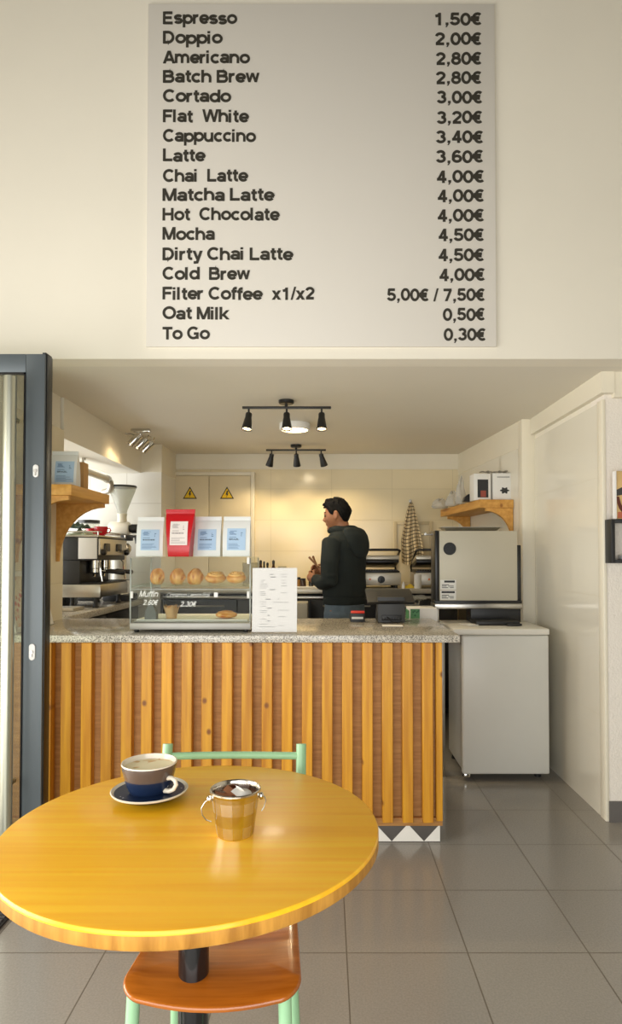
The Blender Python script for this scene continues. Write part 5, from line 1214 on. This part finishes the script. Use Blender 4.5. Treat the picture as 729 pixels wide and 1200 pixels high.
# ---------------------------------------------------------------- ceiling lamps
def spot(name, loc, dirv, power, parent=None):
    l = bpy.data.lights.new(name, 'SPOT'); l.energy = power; l.color = (1.0, .76, .42); l.spot_size = math.radians(105); l.spot_blend = .6; l.shadow_soft_size = .025
    o = bpy.data.objects.new(name, l); COL.objects.link(o); o.location = loc; o.rotation_euler = Vector(dirv).to_track_quat('-Z', 'Y').to_euler(); return o
def track(label, pxs, Y, aims, power):
    pc = at(pxs[2], 470, Y); t = thing('track_light', label, 'ceiling light', (pc.x, Y, ZC - .2), 0, 'black track lights')
    b = MB(); b.lathe([(.001, ZC - .001), (.045, ZC - .001), (.045, ZC - .016), (.038, ZC - .022), (.001, ZC - .022)], (pc.x, Y, 0), 32); b.build('ceiling_rose', M['black'], t)
    xa, xb = at(pxs[0], 477, Y).x, at(pxs[1], 477, Y).x
    b = MB(); b.box(xa, xb, Y - .009, Y + .009, ZC - .050, ZC - .036, .003); b.lathe([(.009, ZC - .023), (.009, ZC - .037)], (pc.x, Y, 0), 12); b.build('bar', M['black'], t)
    for px, dv in zip(pxs[3:], aims):
        x = at(px, 490, Y).x; d = Vector(dv).normalized(); j = Vector((x, Y, ZC - .085))
        b = MB(); b.tube([(x, Y, ZC - .05), j], .006, 10); st = b.build('stem', M['black'], t)
        Q = Matrix.Translation(j - d * .004) @ d.to_track_quat('Z', 'Y').to_matrix().to_4x4()
        b = MB(); b.lathe([(.001, -.006), (.017, -.006), (.019, 0), (.019, .022), (.021, .03), (.030, .088), (.0305, .096), (.027, .096), (.026, .088)], (0, 0, 0), 28, M=Q, cap=False); hd_ = b.build('lamp_head', M['black'], st)
        b = MB(); b.lathe([(.0255, .0885), (.001, .0885)], (0, 0, 0), 24, M=Q, cap=True); b.build('lit_face', M['bulb'], hd_)
        spot('spot_lamp', Q @ Vector((0, 0, .125)), d, power)
track('black three head track light hanging nearer the counter', (284, 388, 335.5, 291.5, 336, 377), 3.74, ((-.10, -.22, -1), (.02, -.25, -1), (.0, -.22, -1)), 9)
track('smaller looking black three head track light nearer the rear wall', (312, 382, 347, 318.5, 347.3, 376.5), 5.24, ((-.28, .45, -1), (.05, .5, -1), (.30, .45, -1)), 9)
ml = thing('round_ceiling_lamp', 'round white glowing ceiling lamp between the two track lights', 'ceiling light', (at(346, 500, 4.4).x, 4.4, ZC - .05))
lx = at(345.5, 500, 4.4).x
b = MB(); b.lathe([(.001, ZC - .001), (.105, ZC - .001), (.105, ZC - .04), (.10, ZC - .046), (.09, ZC - .046), (.09, ZC - .04)], (lx, 4.4, 0), 48, cap=False); b.build('housing', M['white'], ml)
b = MB(); b.lathe([(.0895, ZC - .043), (.001, ZC - .043)], (lx, 4.4, 0), 40); b.build('diffuser', M['ceil_lamp'], ml)
l = bpy.data.lights.new('ceiling_lamp_light', 'AREA'); l.shape = 'DISK'; l.size = .17; l.energy = 4.5; l.color = (1, .86, .62); lo_ = bpy.data.objects.new('ceiling_lamp_light', l); COL.objects.link(lo_); lo_.location = (lx, 4.4, ZC - .05)
# chrome cluster on the left
pc = at(165, 500, 4.58); sc_ = thing('spotlight_cluster', 'chrome three head spotlight on the ceiling above the side counter', 'ceiling light', (pc.x, 4.58, ZC - .15))
b = MB(); b.box(pc.x - .07, pc.x + .07, 4.56, 4.60, ZC - .028, ZC - .001, .006); b.tube([(pc.x - .085, 4.50, ZC - .045), (pc.x + .0, 4.58, ZC - .05), (pc.x + .05, 4.66, ZC - .045)], .007, 10); b.tube([(pc.x, 4.58, ZC - .02), (pc.x, 4.58, ZC - .05)], .008, 10); b.build('bracket', M['chrome'], sc_)
for px, py, Y in ((156.5, 517, 4.50), (164.5, 521, 4.58), (171.5, 525, 4.66)):
    d = Vector((-.62, -.25, -.75)).normalized(); tp = at(px, py, Y)
    j = tp - d * .062
    b = MB(); b.tube([(j.x + .02, Y, ZC - .047), j + Vector((.01, 0, .008)), j], .005, 8); st = b.build('stem', M['chrome'], sc_)
    Q = Matrix.Translation(j) @ d.to_track_quat('Z', 'Y').to_matrix().to_4x4()
    b = MB(); b.lathe([(.001, 0), (.02, 0), (.026, .006), (.026, .095), (.024, .098), (.022, .09)], (0, 0, 0), 28, M=Q, cap=False); hd_ = b.build('lamp_head', M['chrome'], st)
    b = MB(); b.lathe([(.0215, .0905), (.001, .0905)], (0, 0, 0), 20, M=Q); b.build('lit_face', M['bulb'], hd_)
    spot('spot_lamp', Q @ Vector((0, 0, .125)), d, .8)

# ---------------------------------------------------------------- the barista
BP = Vector((at(404, 700, 4.66).x, 4.66, 0))
ang = math.radians(32)
F = Vector((-math.cos(ang), math.sin(ang), 0)); L = Vector((-F.y, F.x, 0)); U = Vector((0, 0, 1))
if L.y > 0: L = -L            # left side towards the counter
def P(f, l, u): return BP + F * f + L * l + U * u
def ringP(f, l, u, hd_, hw, n=24, sq=.0):
    r = []
    for j in range(n):
        a = 2 * PI * j / n; c, s = math.cos(a), math.sin(a)
        e = 1 - sq * .5
        c2 = math.copysign(abs(c) ** e, c); s2 = math.copysign(abs(s) ** e, s)
        r.append(P(f + hd_ * c2, l + hw * s2, u))
    return r
skin = mat('skin', (170, 114, 78), .5, var=.03); hairm = mat('black_hair', (10, 8, 7), .7, var=.3, vscale=60, bump=.4, bscale=160, spec=.2)
hood = mat('dark_green_black_sweat_cotton', (36, 42, 40), .92, var=.1, vscale=14, bump=.15, bscale=260)
jean = mat('washed_blue_denim', (104, 120, 134), .85, var=.12, vscale=22, bump=.1, bscale=300); shoe = mat('dark_shoe_leather', (38, 34, 32), .5)
# head frame: turned a little further to the left than the body and tilted down
ha_ = math.radians(14); HF = Vector((-math.cos(ha_), math.sin(ha_), 0)); HL = Vector((-HF.y, HF.x, 0)); HL = HL if HL.y < 0 else -HL
tilt_ = math.radians(10); HU = (U * math.cos(tilt_) + HF * math.sin(tilt_)); HF2 = (HF * math.cos(tilt_) - U * math.sin(tilt_))
HC = at(394.5, 604.5, 4.62); HS = .93
def HP(f, l, u): return HC + (HF2 * f + HL * l + HU * u) * HS
def head_pt(th, ph, g=0.0):
    """th azimuth from the face, ph elevation"""
    f, l, u = math.cos(ph) * math.cos(th), math.cos(ph) * math.sin(th), math.sin(ph)
    R = [.098, .076, .120]
    x, y, z = f * R[0], l * R[1], u * R[2]
    if z < 0:
        t = -z / .12
        y *= 1 - .34 * t ** 1.4
        if x < 0: x *= 1 - .45 * t
        else: x = x * (1 - .05 * t) + .012 * t
    else:
        if x < 0: x *= 1.04
    if x > .06: x = .06 + (x - .06) * .72       # flatten the face
    k_ = 1 + g / .1
    return HP(x * k_, y * k_, z * k_)
b = MB()
rings = [[head_pt(2 * PI * j / 28, -PI / 2 + PI * i / 20) for j in range(28)] for i in range(1, 20)]
b.loft(rings)
E = lambda f, l, u, a, c, d: b.ell((0, 0, 0), a * HS, c * HS, d * HS, 14, 10, M=Matrix.Translation(HP(f, l, u)) @ Matrix((HF2, HL, HU)).transposed().to_4x4())
# nose, brow ridge, lips, chin, cheeks, ears
b.tube([HP(.082, 0, .022), HP(.094, 0, .002), HP(.104, 0, -.016), HP(.094, 0, -.028)], [.008, .010, .0125, .009], 10)
E(.096, .011, -.021, .010, .008, .008); E(.096, -.011, -.021, .010, .008, .008)
E(.078, .028, .030, .014, .024, .008); E(.078, -.028, .030, .014, .024, .008)
E(.089, 0, -.046, .009, .020, .0058); E(.086, 0, -.057, .010, .018, .0062)
E(.074, 0, -.088, .020, .024, .019); E(.062, .036, -.018, .022, .020, .020); E(.062, -.036, -.018, .022, .020, .020)
for s in (1, -1):
    b.tube([HP(-.004, s * .072, .022), HP(-.020, s * .083, .026), HP(-.026, s * .084, .008), HP(-.018, s * .080, -.016), HP(-.004, s * .073, -.028)], [.006, .007, .0065, .0065, .006], 8)
    E(-.012, s * .075, -.002, .013, .006, .022)
# neck, trunk, legs
NB = P(.02, 0, 1.44)
b.tube([HC - HU * .06 - HF2 * .025, HC - HU * .115 - HF2 * .03, NB, P(.0, 0, 1.38)], [.052, .054, .060, .075], 20)
b.loft([ringP(.0, 0, u, d, w_) for u, d, w_ in ((.86, .10, .15), (.95, .115, .165), (1.08, .10, .15), (1.25, .11, .165), (1.36, .105, .17), (1.42, .075, .12))])
hips = {}
for s in (1, -1):
    b.tube([P(0, s * .085, .92), P(.015, s * .09, .70), P(.02, s * .095, .48), P(0, s * .10, .25), P(-.005, s * .105, .07)], [.092, .078, .058, .052, .036], 18)
    b.tube([P(-.05, s * .105, .035), P(.06, s * .115, .04), P(.15, s * .12, .025)], [.035, .042, .028], 12)
ARM = {1: [P(0, .185, 1.385), P(-.015, .235, 1.25), P(-.02, .245, 1.135), P(.07, .20, 1.115), P(.165, .13, 1.135)],
       -1: [P(0, -.185, 1.385), P(.02, -.235, 1.25), P(.05, -.235, 1.14), P(.11, -.18, 1.14), P(.20, -.075, 1.175)]}
for s in (1, -1): b.tube(ARM[s], [.050, .043, .040, .034, .027], 16)
# hands: palm, four curled fingers and a thumb, closing on the tongs
GRIP = P(.285, .04, 1.165)
def hand(w_, d, across, pn, s):
    """w_ wrist, d towards the knuckles, across palm width, pn palm normal"""
    b.tube([w_, w_ + d * .03, w_ + d * .075], [.027, .034, .030], 12)
    for i in range(4):
        o = (i - 1.5) * .019; ln = (.9, 1.05, 1.0, .8)[i]
        k0 = w_ + d * .080 + across * o
        k1 = k0 + (d * .72 + pn * .55).normalized() * .036 * ln; k2 = k1 + (d * .1 + pn).normalized() * .026 * ln; k3 = k2 + (pn * .75 - d * .6).normalized() * .019 * ln
        b.tube([k0 - d * .012, k0, k1, k2, k3], [.0095, .0095, .0088, .008, .006], 10)
    t0 = w_ + d * .03 - across * .030; t1 = t0 + (d * .6 - across * .55 + pn * .45).normalized() * .034; t2 = t1 + (d * .75 + pn * .6 + across * .2).normalized() * .030
    b.tube([t0, t1, t2], [.012, .0105, .008], 10)
wl = ARM[1][-1]; d = (F * .85 - L * .30 + U * .22).normalized(); pn = (-L * .9 - F * .3 + U * .1); pn = (pn - d * pn.dot(d)).normalized(); ac = d.cross(pn).normalized(); ac = ac if ac.z < 0 else -ac
hand(wl, d, ac, pn, 1)
wr = ARM[-1][-1]; d = (F * .80 + L * .30 + U * .25).normalized(); pn = (L * .9 - F * .3); pn = (pn - d * pn.dot(d)).normalized(); ac2 = d.cross(pn).normalized(); ac2 = ac2 if ac2.z < 0 else -ac2
hand(wr, d, ac2, pn, -1)
person = b.build('person', skin, remesh=(.0055, 4, .5), smooth=180)
tag(person, 'person with short black hair in a dark hooded sweatshirt, facing the rear counter', 'person')
# hair
b = MB(); rings = []
def hairline(th):        # lowest elevation covered, by azimuth from the face
    a = abs(((th + PI) % (2 * PI)) - PI)
    pts = ((0, .78), (.5, .70), (.95, .52), (1.25, .10), (1.45, -.02), (1.62, .32), (1.95, .22), (2.15, -.38), (2.6, -.52), (PI, -.55))
    for (a0, v0), (a1, v1) in zip(pts, pts[1:]):
        if a0 <= a <= a1: return v0 + (v1 - v0) * (a - a0) / (a1 - a0)
    return -.5
rnd = random.Random(3)
n = 72; rows = 16
for i in range(rows + 1):
    r = []
    for j in range(n):
        th = 2 * PI * j / n; lo_p = hairline(th); ph = lo_p + (PI / 2 - .03 - lo_p) * i / rows
        t = i / rows
        g = .004 + .011 * min(1, t * 3)
        fr = max(0, math.cos(th)) ** 1.5
        g += .018 * fr * math.sin(min(1, t * 1.3) * PI) + .004 * math.sin(th * 11 + i * 1.7) * min(1, t * 4)
        if math.cos(th) < -.2: g += .006
        r.append(head_pt(th, ph, g))
    rings.append(r)
b.loft(rings, cap=True)
for j in range(60):      # short tufts over the crown and the front
    th = rnd.uniform(-1.2, 1.2) if j < 30 else rnd.uniform(0, 2 * PI); ph = rnd.uniform(.6, 1.45)
    p0 = head_pt(th, ph, .012); dv = (HF2 * .7 + HU * .45 + HL * rnd.uniform(-.3, .3)).normalized() if j < 30 else (HU * .3 - HF2 * .7 + HL * rnd.uniform(-.5, .5)).normalized()
    b.tube([p0 - dv * .008, p0 + dv * .008, p0 + dv * .022 - HU * .003], [.008, .006, .003], 8)
b.build('hair', hairm, person, smooth=180, remesh=(.0035, 1, .4))
b = MB()
for s in (1, -1): b.tube([HP(.083, s * .012, .036), HP(.084, s * .026, .041), HP(.068, s * .050, .036)], [.0035, .0042, .003], 8)
b.build('eyebrows', hairm, person)
for s in (1, -1):
    b = MB(); b.ell((0, 0, 0), .0095, .012, .0075, 14, 10, M=Matrix.Translation(HP(.0815, s * .030, .013)) @ Matrix((HF2, HL, HU)).transposed().to_4x4()); b.build('eye', mat('dark_brown_eye', (48, 34, 28), .2), person)
# hooded sweatshirt
b = MB()
b.loft([ringP(f, 0, u, d, w_, 32, .25) for u, d, w_, f in ((.965, .132, .170, 0), (.985, .138, .178, 0), (1.005, .133, .172, 0), (1.02, .142, .182, 0), (1.08, .140, .183, .002), (1.18, .134, .180, .0), (1.28, .132, .186, -.004), (1.36, .124, .192, -.006), (1.415, .110, .184, -.006), (1.455, .092, .148, -.004), (1.49, .074, .10, .0))])
for s in (1, -1):
    A = ARM[s]; b.tube([P(0, s * .12, 1.385), A[0] + U * .004, A[1], A[2], A[3], A[4] - (A[4] - A[3]).normalized() * .02, A[4] - (A[4] - A[3]).normalized() * .004], [.068, .070, .063, .062, .052, .043, .040], 20)
    for q in range(3):   # sleeve folds at the elbow
        c = A[2].lerp(A[1], .12 + .16 * q); b.ell((0, 0, 0), .058, .066, .014, 14, 8, M=Matrix.Translation(c) @ Matrix.Rotation(.5 * (q - 1), 4, 'X'))
sw_ = b.build('hooded_sweatshirt', hood, person, smooth=180, remesh=(.0065, 5, .5))
b = MB(); b.loft([ringP(0, 0, u, d, w_, 32, .25) for u, d, w_ in ((.958, .131, .170), (.965, .137, .177), (1.005, .139, .179), (1.013, .133, .173))]); b.build('hem_band', hood, sw_)
# hood lying down the back, collar round the neck
b = MB(); pts = []
for i in range(21):
    a = -PI * .80 + 1.6 * PI * i / 20    # around the neck, open at the front
    pts.append(P(.022 - .084 * math.cos(a), .092 * math.sin(a), 1.502 - .016 * math.cos(a) - .03 * (abs(a) / 2.5) ** 2))
b.tube(pts, [.024 + .014 * math.cos(a_ / 20 * PI - PI / 2) for a_ in range(21)], 14)
b.loft([ringP(f, 0, u, d, w_, 24, .2) for u, d, w_, f in ((1.285, .018, .040, -.128), (1.31, .036, .085, -.126), (1.35, .050, .118, -.120), (1.40, .058, .132, -.108), (1.45, .060, .132, -.094), (1.49, .050, .118, -.080), (1.508, .030, .085, -.070))])
b.build('hood', hood, sw_, smooth=180, remesh=(.006, 5, .5))
# jeans and shoes
b = MB(); b.loft([ringP(0, 0, u, d, w_, 32, .2) for u, d, w_ in ((.84, .125, .172), (.90, .130, .176), (.96, .126, .170), (.99, .120, .162))])
for s in (1, -1): b.tube([P(0, s * .088, .90), P(.015, s * .092, .70), P(.02, s * .097, .48), P(0, s * .10, .25), P(-.005, s * .105, .09)], [.106, .092, .074, .066, .062], 20)
b.build('jeans', jean, person, smooth=180, remesh=(.009, 4, .5))
for s in (1, -1):
    b = MB(); b.loft([[P(f + df * c, s * .112 + w_ * sn, u) for c, sn in [(math.cos(2 * PI * j / 20), math.sin(2 * PI * j / 20)) for j in range(20)]] for u, f, df, w_ in ((.001, .045, .145, .046), (.03, .045, .147, .048), (.055, .03, .125, .046), (.085, .0, .075, .043), (.11, -.015, .055, .046))]); b.build('shoe', shoe, person, smooth=60)
# tongs held in the hands
tn = thing('serving_tongs', 'slim brown serving tongs held up in the hands of the barista', 'tongs', at(372, 668, 4.75))
q0 = at(371.5, 663, 4.80); 
for nm, e in (('blade', at(362, 652.5, 4.86)), ('blade', at(366.5, 651.5, 4.92))):
    b = MB(); dv = (e - q0); n_ = dv.cross(Vector((0, 1, 0))).normalized(); 
    b.loft([[q0 + dv * t + n_ * (w_ * sx_) + Vector((0, .003 * sy_, 0)) for sx_, sy_ in ((-1, -1), (1, -1), (1, 1), (-1, 1))] for t, w_ in ((-.25, .004), (0, .006), (.5, .007), (.9, .009), (1, .006))]); b.build(nm, mat('brown_wood_tongs', (122, 84, 52), .5), tn)
